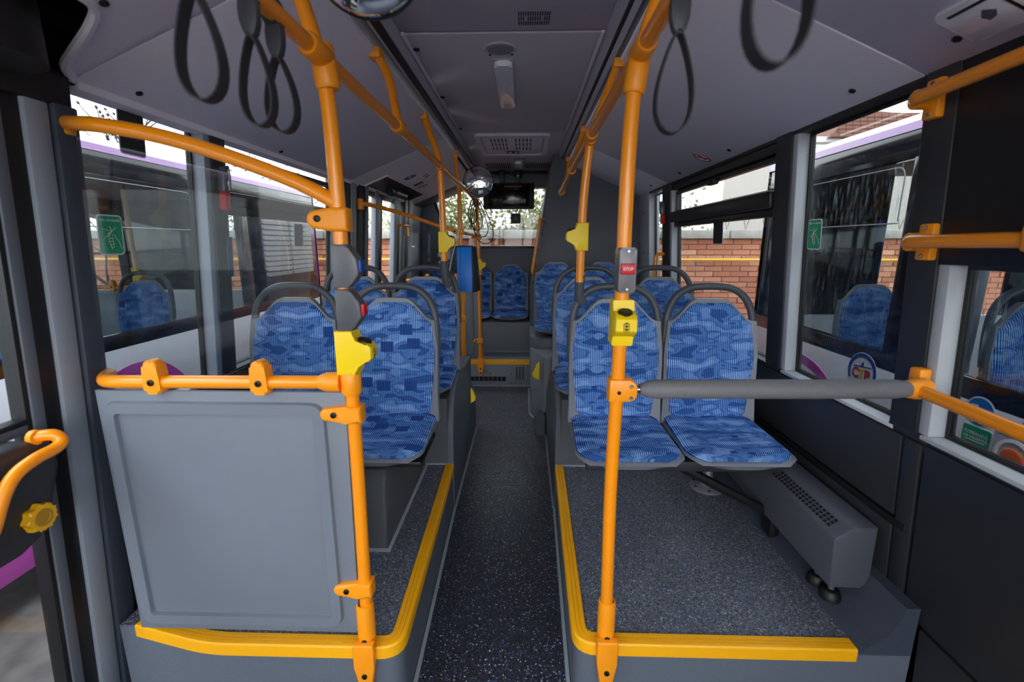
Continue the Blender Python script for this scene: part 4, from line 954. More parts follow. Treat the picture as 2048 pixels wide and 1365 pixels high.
# cove fittings
def cove_mat(x, y, lft):
    k = .405 if lft else -.43; n = Vector((k, 0, -1)).normalized(); u = Vector((1, 0, k)).normalized(); w = n.cross(u)
    M = Matrix(((u.x, w.x, n.x, x), (u.y, w.y, n.y, y), (u.z, w.z, n.z, covez(x)), (0, 0, 0, 1))); return M
t = T('roof_ventilator_flap', 'pale square flap with a dark slot in the right ceiling cove', 'flap', (1.0, 1.14, covez(1.0)))
def fl(): b = B(); b.M = cove_mat(.998, 1.135, False); return b
fl().prism(rrect(-.062, .062, -.085, .085, .014), XY, 0, .009, .004).obj('flap', M_LAMP, t)
b = fl(); b.box(-.046, -.038, -.06, .05, .0088, .0104, .001); b.obj('slot', M_BLACK, t)
b = fl(); b.box(-.046, .036, .044, .052, .0088, .0104, .001); b.obj('slot', M_BLACK, t)
fl().prism([(-.02, .0), (-.004, .018), (.012, .006), (.016, -.012), (.0, -.018), (-.012, -.008)], XY, .0088, .0098).obj('emblem', mat('grey_print', (90, 88, 94), .6, noise=.05), t)
for i, (x, y, lft) in enumerate(((-1.191, 1.505, True), (-.972, 1.165, True), (-1.209, 2.376, True), (-1.20, 3.1, True), (1.027, 1.246, False), (1.035, 1.613, False), (1.044, 2.53, False), (1.045, 3.3, False), (1.04, 4.0, False))):
    b = B(); b.M = cove_mat(x, y, lft); b.lathe([(.010, 0), (.010, .004), (.007, .006), (0, .005)], (0, 0, 0), seg=14)
    tag(b.obj('cove_fastener', M_BLACK), 'black fastener in the %s ceiling cove, %s from the front' % ('left' if lft else 'right', ['second', 'first', 'third', 'fourth', 'first', 'second', 'third', 'fourth', 'fifth'][i]), 'fastener', 'cove fasteners')
t = T('no_smoking_sticker', 'round red and white prohibition sticker on the right ceiling cove', 'sticker', (1.0, 2.81, covez(1.0)))
def ns(): b = B(); b.M = cove_mat(1.014, 2.815, False); return b
ns().lathe([(.056, 0), (.056, .001), (0, .001)], (0, 0, 0), seg=32).obj('disc', M_WHITE, t)
b = ns()
for k in range(32):
    a0 = 2 * math.pi * k / 32; a1 = 2 * math.pi * (k + 1) / 32
    b.f([b.v((r * math.cos(a), r * math.sin(a), .0024)) for r, a in ((.055, a0), (.055, a1), (.044, a1), (.044, a0))])
b.obj('red_ring', M_RED, t)
ns().hexa([(-.036, -.030, .001), (-.030, -.036, .001), (.036, .030, .001), (.030, .036, .001), (-.036, -.030, .0026), (-.030, -.036, .0026), (.036, .030, .0026), (.030, .036, .0026)]).obj('red_bar', M_RED, t)
ns().hexa([(-.032, .012, .001), (.028, .004, .001), (.028, -.006, .001), (-.032, .002, .001), (-.032, .012, .002), (.028, .004, .002), (.028, -.006, .002), (-.032, .002, .002)]).obj('cigarette', M_BOLT, t)
# open flap with the door motor, and stickers, left cove
t = T('door_motor_hatch', 'open hatch in the left ceiling cove showing the black door motor', 'hatch', (-1.13, 4.28, covez(-1.13)))
def cb_(): b = B(); b.M = cove_mat(-1.135, 4.30, True); return b
cb_().prism([(-.10, -.67), (.085, -.67), (.085, .66), (-.10, .66)], XY, .0005, .003).obj('opening', M_BLACK, t)
for q in ((-.112, -.10, -.68, .67), (.083, .098, -.68, .67), (-.10, .083, -.68, -.665), (-.10, .083, .655, .67)):
    cb_().box(q[0], q[1], q[2], q[3], .0, .010, .002).obj('hatch_frame', M_COVE, t)
cb_().tube([(-.03, -.25, .02), (-.03, .25, .02)], .03, 14).obj('motor', M_FRAMEB, t)
cb_().lathe([(.045, 0), (.05, .01), (.05, .03), (.03, .04), (0, .04)], (-.04, .16, .005), (0, -.75, .6), 18).obj('pulley', mat('dark_steel', (90, 90, 94), .3, metal=.9, noise=.1), t)
for y in (-.45, -.2): cb_().hexa([(-.07, y, .004), (-.055, y, .004), (.03, y + .06, .004), (.015, y + .06, .004), (-.07, y, .02), (-.055, y, .02), (.03, y + .06, .02), (.015, y + .06, .02)]).obj('linkage', mat('dark_steel', (90, 90, 94)), t)
def cove_sticker(name, label, x, y, pr, m, marks=()):
    t = T(name, label, 'sticker', (x, y, covez(x)))
    def b(): q = B(); q.M = cove_mat(x, y, True); return q
    b().prism(pr, XY, .0, .0014).obj('plate', m, t)
    for p, mm in marks: b().prism(p, XY, .001, .0030).obj('mark', mm, t)
ell = lambda rx, ry, cx=0, cy=0: [(cx + rx * math.cos(2 * math.pi * k / 24), cy + ry * math.sin(2 * math.pi * k / 24)) for k in range(24)]
MBL = mat('mid_blue_print', (40, 110, 190), .5, noise=.02)
cove_sticker('oval_sticker', 'blue oval sticker on the left cove above the door motor', -.967, 4.013, ell(.055, .055), MBL, [([(-.008, -.028), (.008, -.028), (.008, .012), (-.008, .012)], M_WHITE), (ell(.010, .010, 0, .028), M_WHITE)])
cove_sticker('white_sticker', 'white square notice sticker on the left cove nearest the handrail', -.87, 4.21, [(-.045, -.10), (.045, -.10), (.045, .10), (-.045, .10)], M_WHITE, [([(-.025, -.06), (.03, -.02), (.03, .0), (-.025, -.03)], M_BOLT), ([(-.025, .02), (.03, .05), (.03, .07), (-.025, .04)], M_BOLT)])
cove_sticker('strip_sticker', 'narrow olive strip sticker on the left cove', -.982, 4.385, [(-.045, -.045), (.045, -.045), (.045, .045), (-.045, .045)], mat('olive_print', (90, 96, 60), .5, noise=.05), [([(-.03, -.02), (.0, -.02), (.0, .02), (-.03, .02)], M_BOLT)])
cove_sticker('pointed_sticker', 'blue pointed sticker beside the olive strip on the left cove', -.984, 4.57, [(-.06, 0), (0, -.06), (.06, 0), (0, .06)], MBL, [([(-.025, -.02), (.0, -.02), (-.012, .02)], M_WHITE), ([(.004, -.02), (.028, -.02), (.016, .02)], M_WHITE)])
# dark door housing at the top left corner
t = T('door_drive_cover', 'black rounded door drive cover in the top left corner', 'cover', (-1.2, .9, 2.0))
B().box(-1.40, -.86, -1.4, 2.3, 2.115, 2.15, .004).obj('recess', M_BLACK, t)
B().box(-1.40, -1.26, -1.4, 2.3, 2.0, 2.14, .004).obj('recess_side', M_BLACK, t)
B().lathe([(.11, 0), (.11, .16), (.09, .19), (0, .20)], (-1.16, 1.04, 1.89), seg=28).obj('drive_drum', M_BLACK, t)
B().box(-1.27, -1.2, -.5, 1.12, 1.87, 2.08, .02).obj('drive_rail', M_FRAMEB, t)

# ---------------------------------------------------------------- heater
t = T('wall_heater', 'grey convector heater on the right wall with a slotted top', 'heater', (1.08, 1.75, .36))
hp = [(1.025, .375), (1.016, .552), (1.020, .560), (1.078, .598), (1.15, .598), (1.152, .42), (1.145, .39), (1.125, .372)]
B().prism(hp, lambda u, v, d: (u, d, v), 1.355, 2.36, .005, 2).obj('heater_case', M_HEAT, t)
hn = Vector((-.0548, 0, .0836)).normalized(); hu = Vector((.0836, 0, .0548)).normalized()
for r_ in range(3):
    for k in range(42):
        o_ = Vector((1.020, 1.41 + k * .0205, .560)) + hu * (.012 + r_ * .0135); q = [o_ + hu * a + Vector((0, c, 0)) + hn * d for d in (-.003, .0006) for a, c in ((0, 0), (.010, 0), (.010, .014), (0, .014))]
        B().hexa(q).obj('grille_hole', M_GRILLE, t)
for y in (1.40, 1.475):
    B().tube([(1.065, y, .40), (1.065, y, .30)], .0095, 12).obj('hose', M_HEAT, t)
    B().lathe([(.034, 0), (.034, .01), (.026, .03), (.02, .034), (0, .034)], (1.065, y, .30), seg=20).obj('rubber_grommet', M_BLACK, t)

# ---------------------------------------------------------------- stickers, hammers, buttons on the windows
def exit_sticker(label, side, y, z, w=.052, h=.072, back=False):
    M = wall_matrix(side, y, z, -.044)
    t = T('exit_sticker', label, 'sticker', M.translation, 'emergency exit stickers on the windows')
    def bb(): b = B(); b.M = M; return b
    bb().prism(rrect(-w, w, -h, h, .012), XZ, -.0008, .0, 0).obj('border', M_WHITE, t)
    bb().prism(rrect(-w + .004, w - .004, -h + .004, h - .004, .010), XZ, -.0016, -.0004, 0).obj('field', M_DGREEN if back else M_GREEN, t)
    if back: 
        return t
    text_obj('sticker_text', 'Ieşire de urgenţă', w * .235, M_WHITE, t, M @ Matrix.Translation((0, -.0018, h * .74)))
    ln = [[(.005, .022), (-.035, .030)], [(.005, .022), (-.028, -.005)], [(.005, .022), (-.005, .040)], [(.005, .022), (.022, .036)], [(.005, .022), (-.015, .012)],
          [(.0, .015), (-.010, .004), (-.012, -.012), (-.006, -.026), (.0, -.042)], [(.004, .012), (.016, .006), (.020, -.004), (.030, -.014), (.040, -.040)],
          [(-.008, -.004), (.004, -.004), (.004, .006)], [(-.008, -.014), (.006, -.014), (.004, -.004)], [(-.005, -.024), (.008, -.024), (.006, -.014)], [(.0, -.036), (.010, -.034), (.008, -.024)]]
    k = w / .052
    for P in ln: bb().tube([(x * k, -.0018, z_ * k - .008 * k) for x, z_ in P], .0011 * k, 5).obj('hand_drawing', M_WHITE, t)
    return t
exit_sticker('green emergency exit sticker on the front left window, lower one', -1, 1.45, 1.527, .045, .062)
exit_sticker('dark back of an exit sticker high on the front left window behind the curved rail', -1, 1.567, 1.855, .052, .072, True)
exit_sticker('green emergency exit sticker on the front right window', 1, 1.925, 1.537, .044, .060)
exit_sticker('dark back of an exit sticker on the second left window', -1, 2.68, 1.548, .052, .066, True)
exit_sticker('dark green exit sticker hanging near the top of the second right window', 1, 2.87, 1.566, .070, .068, True)
t = T('exit_sticker', 'dark exit sticker on the rear window under the screen', 'sticker', (-.115, 5.78, 1.80), 'emergency exit stickers on the windows')
B().prism(rrect(-.175, -.055, 1.745, 1.865, .012), XZ, 5.780, 5.784).obj('field', M_DGREEN, t)
B().prism([(-.14, 1.78), (-.10, 1.775), (-.085, 1.80), (-.11, 1.83), (-.135, 1.815)], XZ, 5.778, 5.781).obj('hand_drawing', mat('mid_green_print', (30, 90, 70), .5, noise=.05), t)
def hammer(label, side, y, z):
    M = wall_matrix(side, y, z, .004)
    t = T('emergency_hammer', label, 'hammer', M.translation)
    def bb(): b = B(); b.M = M; return b
    bb().prism(rrect(-.016, .016, -.078, -.004, .005), XZ, -.026, 0, .003).obj('red_handle', M_RED, t)
    bb().prism([(-.022, -.004), (.022, -.004), (.026, .05), (.018, .085), (.006, .095), (-.012, .09), (-.02, .06)], XZ, -.030, 0, .006).obj('holder', mat('smoky_holder', (92, 94, 102), .2, noise=.05), t)
    bb().tube(smooth_path([(-.016, -.032, .085), (-.006, -.035, .092), (.0, -.034, .07), (-.004, -.034, .03), (.0, -.033, .0)], 4), .004, 8).obj('coiled_cord', M_STEEL, t)
hammer('red emergency hammer in a clear holder on the left pillar', -1, 1.935, 1.715)
hammer('red emergency hammer on the far right pillar beside the small window', 1, 3.80, 1.735)
t = T('blue_button', 'small dark blue strip on the pillar beside the second left window', 'button', (-1.26, 1.95, 1.44))
wbox(B(), -1, 1.95, 1.985, 1.36, 1.53, .008, .0, .003).obj('button_plate', mat('dark_blue_plate', (20, 62, 92), .35, noise=.04), t)
t = T('short_handrail', 'short orange yellow handle at the pillar of the small rear right window', 'handle', (1.12, 3.83, 1.3))
wh = B(); wh.tube(fillet([(1.13, 3.80, 1.42), (1.06, 3.80, 1.42), (1.06, 3.80, 1.15), (1.13, 3.80, 1.10)], .05), .014, 10); wh.obj('handle_tube', M_YEL, t)

# ---------------------------------------------------------------- outside: yard, brick wall, hedge, house, tree
b = B(); b.box(-40, 40, -30, 60, -.43, -.33); struct(b.obj('ground', M_ASPH))
BRICK = bpy.data.materials.new('red_brick'); BRICK.use_nodes = True
nt = BRICK.node_tree; oi = nt.nodes.new('ShaderNodeObjectInfo'); rp = nt.nodes.new('ShaderNodeValToRGB'); bs = nt.nodes['Principled BSDF']
rp.color_ramp.elements[0].color = lin((176, 108, 82)) + (1,); rp.color_ramp.elements[1].color = lin((222, 164, 126)) + (1,)
x = rp.color_ramp.elements.new(.5); x.color = lin((200, 130, 98)) + (1,)
gi = nt.nodes.new('ShaderNodeTexCoord'); nz = nt.nodes.new('ShaderNodeTexNoise'); nz.inputs['Scale'].default_value = 5; nt.links.new(gi.outputs['Object'], nz.inputs['Vector'])
ad = nt.nodes.new('ShaderNodeMath'); ad.operation = 'MULTIPLY_ADD'; ad.inputs[1].default_value = .5; nt.links.new(nz.outputs['Fac'], ad.inputs[0]); nt.links.new(oi.outputs['Random'], ad.inputs[2])
sb = nt.nodes.new('ShaderNodeMath'); sb.operation = 'SUBTRACT'; sb.inputs[1].default_value = .25; nt.links.new(ad.outputs[0], sb.inputs[0])
nt.links.new(sb.outputs[0], rp.inputs[0]); nt.links.new(rp.outputs[0], bs.inputs['Base Color']); bs.inputs['Roughness'].default_value = .9
bw = T('brick_wall', None, None, (0, 7.0, -.33)); struct(bw)
B().box(-7, 8, 7.02, 7.22, -.33, 1.58).obj('mortar_core', mat('grey_brown_mortar', (150, 138, 122), .95, noise=.15, nscale=20), bw)
rb = random.Random(11)
bmesh_brick = None
nearcount = 0; far = B()
rows = 24; rh = .0795; bl = .252
see = ((-4.8, -4.0), (-3.3, -2.8), (-2.45, -1.55), (-.35, .3), (1.85, 2.1), (2.25, 3.5), (4.9, 5.6))
for r_ in range(rows):
    z = -.33 + r_ * rh
    for k in range(60):
        x = -7 + k * (bl + .010) + (bl / 2 if r_ % 2 else 0)
        if x > 7.8: break
        dx = rb.uniform(-.004, .004); dy = rb.uniform(-.008, .006); tw_ = rb.uniform(-.01, .01)
        vis = z > .50 and any(a - .1 < x + .12 < c + .1 for a, c in see)
        if vis and nearcount < 300:
            nearcount += 1
            if bmesh_brick is None:
                bb = B(); bb.box(0, bl, 0, .03, 0, rh - .011, .003, 1)
                bk = bb.obj('brick', BRICK, bw, local=True); bmesh_brick = bk
            else:
                bk = bmesh_brick.copy(); COL.objects.link(bk); bk.parent = bw
            bk.location = (x + dx, .0 + dy - .0, z + .33); bk.rotation_euler = (0, 0, tw_)
        else:
            far.box(x + dx, x + dx + bl, 7.0 + dy, 7.03, z, z + rh - .011)
o = far.obj('far_bricks', BRICK, bw); o['kind'] = 'stuff'
for k in range(15):
    B().box(-7 + k * 1.0, -7 + k * 1.0 + .985, 6.93, 7.29, 1.575, 1.70, .012).obj('cap_slab', M_CONC, bw)
for k in range(50):
    x = -6.8 + k * .28
    B().tube([(x - .04, 7.1, 1.86), (x, 7.1, 1.70), (x + .04, 7.1, 1.86)], .006, 5).obj('barb', mat('rusty_steel', (96, 80, 70), .7, noise=.2), bw)
t = T('gas_pipe', 'yellow gas pipe running along the brick wall', 'pipe', (0, 6.9, 1.27))
B().tube([(-7, 6.92, 1.27), (8, 6.92, 1.27)], .020, 8).obj('pipe', mat('yellow_gas_pipe', (236, 190, 70), .5, noise=.05), t)
LEAF = mat('olive_leaf', (128, 130, 74), .6, noise=.5, nscale=9); TWIG = mat('grey_brown_twig', (58, 50, 44), .8, noise=.1)
DRYL = mat('pale_dry_leaf', (176, 170, 120), .6, noise=.45, nscale=9)
def shrub(name, label, x, y, w, h, n, leaf, seed):
    r = random.Random(seed); t = T(name, label, 'shrub', (x, y, -.33), 'shrubs behind the brick wall')
    tw = B()
    for k in range(14):
        P = [Vector((x + r.uniform(-.2, .2) * w, y + r.uniform(-.1, .1), -.33))]
        tx = x + r.uniform(-.55, .55) * w; tz = 1.2 + r.uniform(.3, 1) * h
        for j in range(1, 6):
            f = j / 5; P.append(Vector((P[0].x + (tx - P[0].x) * f + r.uniform(-.06, .06), y + r.uniform(-.15, .15), -.33 + (tz + .33) * f)))
        tw.tube(P, [.014 * (1 - .8 * j / 5) for j in range(6)], 5)
    o = tw.obj('branches', TWIG, t); o['kind'] = 'stuff'
    lf = B()
    for k in range(n):
        c = Vector((x + r.gauss(0, .33) * w, y + r.uniform(-.35, .35), 1.45 + abs(r.gauss(.38, .36)) * h)); a = Vector((r.uniform(-1, 1), r.uniform(-.6, .6), r.uniform(-1, .3))).normalized()
        d = a.cross(Vector((r.uniform(-1, 1), -1, r.uniform(-1, 1)))).normalized(); L_ = r.uniform(.045, .10); W_ = L_ * .28; nn = a.cross(d) * .008
        lf.f([lf.v(c), lf.v(c + a * L_ * .5 + d * W_ + nn), lf.v(c + a * L_), lf.v(c + a * L_ * .5 - d * W_ + nn)])
    o = lf.obj('leaves', leaf, t, recalc=False); o['kind'] = 'stuff'
shrub('leafy_shrub', 'olive green leafy shrub behind the wall, left of the display screen', -1.15, 7.9, 1.0, 1.0, 1700, LEAF, 1)
shrub('leafy_shrub', 'olive green leafy shrub behind the wall, right under the display screen', .25, 7.9, .9, .95, 1600, LEAF, 2)
shrub('leafy_shrub', 'pale dry leafy shrub behind the wall beyond the middle door', -2.75, 8.6, .8, 1.2, 600, DRYL, 3)
shrub('leafy_shrub', 'leafy shrub behind the wall beyond the second right window', 2.35, 8.1, 1.0, 1.0, 600, DRYL, 4)
shrub('leafy_shrub', 'dark leafy shrub behind the wall beyond the white bus on the left', -4.6, 8.1, 1.4, 1.3, 900, mat('dark_olive_leaf', (104, 112, 70), .6, noise=.35, nscale=3), 5)
t = T('pale_shed', 'pale corrugated shed roof behind the hedge', 'shed', (-.5, 10, -.33))
b = B()
for k in range(40): b.hexa([(-3 + k * .15, 9.6, 1.8), (-3 + k * .15 + .10, 9.6, 1.8), (-3 + k * .15 + .10, 11.5, 2.5), (-3 + k * .15, 11.5, 2.5), (-3 + k * .15, 9.6, 1.84), (-3 + k * .15 + .10, 9.6, 1.84), (-3 + k * .15 + .10, 11.5, 2.54), (-3 + k * .15, 11.5, 2.54)])
o = b.obj('roof_ribs', mat('pale_pink_sheet', (214, 204, 200), .6, noise=.03), t); o['kind'] = 'stuff'
B().hexa([(-3, 9.62, 1.79), (3, 9.62, 1.79), (3, 11.5, 2.48), (-3, 11.5, 2.48), (-3, 9.62, 1.80), (3, 9.62, 1.80), (3, 11.5, 2.50), (-3, 11.5, 2.50)]).obj('roof_sheet', mat('pale_pink_sheet', (214, 204, 200)), t)
B().box(-2.9, 2.9, 9.9, 11.4, -.33, 1.9).obj('walls', mat('pale_shed_wall', (200, 196, 190), .8, noise=.05), t)
# house with a tiled roof
t = T('tiled_house', 'house with a brown tiled roof beyond the white bus on the right', 'house', (13, 17, -.33))
B().box(8.15, 13.5, 14.6, 20, -.33, 4.55, .02).obj('walls', mat('cream_render', (190, 180, 170), .9, noise=.05), t)
RT = mat('brown_roof_tile', (124, 84, 70), .8, noise=.15, nscale=3)
B().prism([(8.75, 4.50), (14.0, 4.50), (13.0, 5.10), (10.4, 5.14), (9.3, 5.24)], XZ, 14.3, 20.3).obj('roof_core', RT, t)
tb = None
for r_ in range(6):
    f0 = r_ / 6; z = 4.50 + f0 * .62; x0_ = 8.75 + .50 * f0; n = int((13.9 - .9 * f0 - x0_) / .2)
    for k in range(n):
        if tb is None:
            q = B(); q.box(0, .196, -.03, .03, 0, .12, .01, 1); tb = q.obj('roof_tile', RT, t, local=True); o = tb
        else: o = tb.copy(); COL.objects.link(o); o.parent = t
        o.location = (x0_ + k * .2 + (.1 if r_ % 2 else 0) - 13, 14.28 - 17, z + .33 - .01); o.rotation_euler = (-.22, 0, 0)
B().box(8.1, 9.2, 14.5, 14.62, 4.40, 4.56, .03).obj('eaves_moulding', M_WHITE, t)
B().box(8.35, 8.75, 14.56, 14.62, 3.4, 4.3, .01).obj('window', mat('pale_window', (170, 186, 194), .2, noise=.05), t)
B().box(8.30, 8.80, 14.57, 14.61, 3.35, 4.35, .01).obj('window_frame', M_WHITE, t)
# bare tree
t = T('bare_tree', 'bare tree with thin budded branches above the white bus on the left', 'tree', (-5.35, 6.4, -.33))
r = random.Random(42); br = B(); bud = B()
def grow(p, d, L, rad, depth):
    P = [p]; q = p.copy()
    for j in range(4):
        d = (d + Vector((r.uniform(-.25, .25), r.uniform(-.25, .25), r.uniform(-.1, .25)))).normalized(); q = q + d * L / 4; P.append(q.copy())
    br.tube(P, [rad * (1 - .12 * j) for j in range(5)], 5 if depth > 1 else 4)
    if depth == 0:
        bud.lathe([(.004, 0), (.017, .014), (.013, .036), (.003, .046)], q, d, 6); return
    for k in range(3 if depth > 1 else 4):
        s = P[2 + k % 3]; nd = (d + Vector((r.uniform(-.9, .9), r.uniform(-.9, .9), r.uniform(-.15, .6)))).normalized()
        grow(s.copy(), nd, L * r.uniform(.55, .75), max(.009, rad * .52), depth - 1)
grow(Vector((-5.35, 6.4, -.33)), Vector((.10, -.05, 1)), 1.75, .05, 4)
o = br.obj('branches', TWIG, t); o['kind'] = 'stuff'; o = bud.obj('buds', TWIG, t); o['kind'] = 'stuff'

# ---------------------------------------------------------------- neighbouring buses
def neighbour(side, x0, x1, y0, y1, label, streak, panes, rear):
    """side: +1 the bus on the right; near face at x0, far face at x1"""
    t = T('city_bus', label, 'bus', ((x0 + x1) / 2, (y0 + y1) / 2, -.33))
    s = side; th = .05 * s
    def pl(x, ya, yb, za, zb, nm, m, thick=th, bev=.004, par=None):
        B().box(min(x, x + thick), max(x, x + thick), ya, yb, za, zb, bev).obj(nm, m, par or t)
    pl(x0, y0, y1, -.12, .10, 'purple_skirt', M_PURPLE); pl(x0, y0, y1, .105, .865, 'side_panel', M_BUSW)
    for k in range(3): pl(x0 - .001 * s, y0 + 1.1 + k * 1.27, y0 + 1.106 + k * 1.27, -.12, .86, 'panel_joint', M_BOLT, .004 * s, 0)
    pl(x0, y0, y1, .865, .955, 'black_band', M_BUSBLK); pl(x0, y0, y1, 1.90, 2.035, 'black_band', M_BUSBLK)
    lean_ = lambda u, v, d: (u, d, v)
    B().prism([(x0 - .004 * s, 2.03), (x0 + .006 * s, 2.072), (x0 + .1 * s, 2.072), (x0 + .1 * s, 2.03)], XZ, y0, y1, .004).obj('lilac_stripe', M_LILAC, t)
    B().prism([(x0 + .008 * s, 2.072), (x0 + .10 * s, 2.13), (x0 + .5 * s, 2.175), (x1 - .5 * s, 2.175), (x1 - .1 * s, 2.13), (x1, 2.07), (x1, 2.04), (x0 + .1 * s, 2.04)], XZ, y0, y1, .015, 2).obj('roof', M_BUSW, t)
    ps = panes
    for a, c in zip(ps, ps[1:]):
        pl(x0 + .01 * s, a + .04, c - .04, .95, 1.905, 'pane', GLASS_S if streak else GLASS_D, .006 * s, 0)
        B().tube(fillet([(x0, a + .10, 1.60), (x0, c - .16, 1.60), (x0, c - .16, 1.87), (x0, a + .10, 1.87), (x0, a + .10, 1.61)], .06), .0035, 5).obj('vent_outline', mat('pale_seal', (170, 170, 174), .4, noise=.02), t)
        pl(x1 - .02 * s, a + .04, c - .04, .95, 1.95, 'far_pane', GLASS_D, .006 * s, 0)
    for a in ps:
        pl(x0, a - .06, a + .06, .95, 1.91, 'window_pillar', M_BUSBLK); pl(x1, a - .07, a + .07, .95, 2.04, 'far_pillar', M_WALLM, -.06 * s)
    pl(x1, y0, y1, -.12, .95, 'far_side', M_WALLM, -.06 * s); pl(x1, y0, y1, 1.80, 2.04, 'far_header', M_WALLD, -.06 * s)
    pl(x1 - .1 * s, y0, y1, 1.38, 1.41, 'inner_rail', M_YEL, -.03 * s)
    B().box(min(x0, x1) + .05, max(x0, x1) - .06, y0, y1, -.05, .22).obj('inner_floor', M_PODF, t)
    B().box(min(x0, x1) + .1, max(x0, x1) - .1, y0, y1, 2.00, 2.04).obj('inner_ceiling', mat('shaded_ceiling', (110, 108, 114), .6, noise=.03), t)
    B().prism(rrect(min(x0, x1), max(x0, x1), -.12, .95, .03), XZ, y1 - .06, y1, 0).obj('rear_panel', M_BUSW, t)
    for xa, xb in rear: B().box(xa, xb, y1 - .05, y1 - .01, .95, 2.04, .01).obj('rear_inner_panel', M_BUSBLK, t)
    for xx in (x0 + .06 * s, x1 - .08 * s): B().box(min(xx - .06, xx + .06), max(xx - .06, xx + .06), y1 - .06, y1, .95, 2.04, .01).obj('rear_pillar', M_BUSBLK, t)
    return t, pl
tR, plR = neighbour(1, 1.85, 4.3, -2.0, 3.72, 'white bus with lilac roof stripe and purple arc parked close on the right', True, [-1.9, -.4, 1.0, 2.30, 3.66], ((1.9, 2.76), (3.03, 3.20), (3.74, 4.24)))
b = B(); n_ = 30
for (nm, y, z, r0, r1, m) in (('purple_arc', 3.02, .26, .46, .52, M_PURPLE), ('white_arc', 3.02, .26, .43, .46, M_WHITE)):
    b = B(); pts = [(y + r1 * math.cos(math.pi * k / n_), z + r1 * math.sin(math.pi * k / n_)) for k in range(n_ + 1)] + [(y + r0 * math.cos(math.pi * k / n_), z + r0 * math.sin(math.pi * k / n_)) for k in range(n_, -1, -1)]
    b.prism(pts, YZ, 1.846, 1.851); b.obj(nm, m, tR)
t = T('air_conditioner', 'white rounded air conditioner hump on the right bus roof', 'air conditioner', (3.0, 3.1, 2.175))
B().prism([(2.35, 2.175), (2.38, 2.25), (2.6, 2.31), (3.5, 2.31), (3.75, 2.25), (3.8, 2.175)], XZ, 2.75, 3.68, .035, 3).obj('cover', M_BUSW, t)
tL, plL = neighbour(-1, -2.5, -4.95, -2.0, 5.56, 'white bus with lilac roof stripe parked on the left, louvred grille near its end', False, [-1.9, -.4, 1.0, 2.35, 3.66, 4.12], ((-4.9, -3.66), (-3.02, -2.56)))
b = B(); pts = [(2.78 + .49 * math.cos(math.pi * k / n_), .26 + .49 * math.sin(math.pi * k / n_)) for k in range(n_ + 1)] + [(2.78 + .42 * math.cos(math.pi * k / n_), .26 + .42 * math.sin(math.pi * k / n_)) for k in range(n_, -1, -1)]
b.prism(pts, YZ, -2.501, -2.496); b.obj('purple_arc', M_PURPLE, tL)
plL(-2.5, 4.18, 5.50, .955, 1.90, 'engine_panel', M_BUSBLK); plL(-2.5, 5.50, 5.56, -.1, 2.09, 'purple_edge', M_PURPLE)
for k in range(11):
    for c in range(2):
        y = 4.40 + c * .50; z = 1.20 + k * .050
        B().hexa([(-2.497, y, z), (-2.475, y, z - .012), (-2.475, y + .46, z - .012), (-2.497, y + .46, z), (-2.497, y, z + .028), (-2.475, y, z + .02), (-2.475, y + .46, z + .02), (-2.497, y + .46, z + .028)]).obj('louvre_slat', mat('pale_grey_louvre', (150, 148, 146), .5, noise=.1), tL)
# seats and fittings inside the neighbours
def extra(src, loc, label, group, rz=0):
    o = copy_tree(src); place(o, loc, rz, label, group); return o
extra(seat_c, (2.17, 2.86, .62), 'blue seat inside the right bus, seen through the front right window', 'seats inside the other buses')
extra(seat_r, (2.22, 1.95, .62), 'blue seat in the right bus above the pram sticker, nearer the glass', 'seats inside the other buses')
extra(seat_r, (2.66, 1.95, .62), 'blue seat in the right bus above the pram sticker, further from the glass', 'seats inside the other buses')
extra(seat_l, (-2.86, 3.30, .60), 'dark blue seat inside the left bus near its window', 'seats inside the other buses')
extra(seat_l, (-2.86, 2.35, .60), 'blue seat inside the left bus next to the front door glass', 'seats inside the other buses')
extra(pt, (-3.75, 3.95, .31), 'blue-grey partition inside the left bus', None)
t = T('grab_pole', 'orange yellow pole inside the left bus', 'pole', (-3.38, 3.93, .22))
B().tube([(-3.38, 3.93, .22), (-3.38, 3.93, 2.0)], RP, 10).obj('pole_tube', M_YEL, t)
charger('small yellow charger on the pole inside the left bus', (-3.38, 3.93, 1.24), math.radians(90), False)
t = T('grab_pole', 'dark pole inside the right bus near the aisle seat', 'pole', (3.0, 3.2, .22))
B().tube([(3.0, 3.2, .22), (3.0, 3.2, 2.0)], .03, 10).obj('pole_tube', M_HANDLE, t)
t = T('driver_screen', 'dark blue cab screen inside the right bus', 'screen', (3.19, 3.43, .22))
B().box(3.04, 3.34, 3.40, 3.45, .22, 1.52, .02).obj('screen_panel', mat('dark_blue_panel', (30, 50, 84), .4, noise=.05), t)
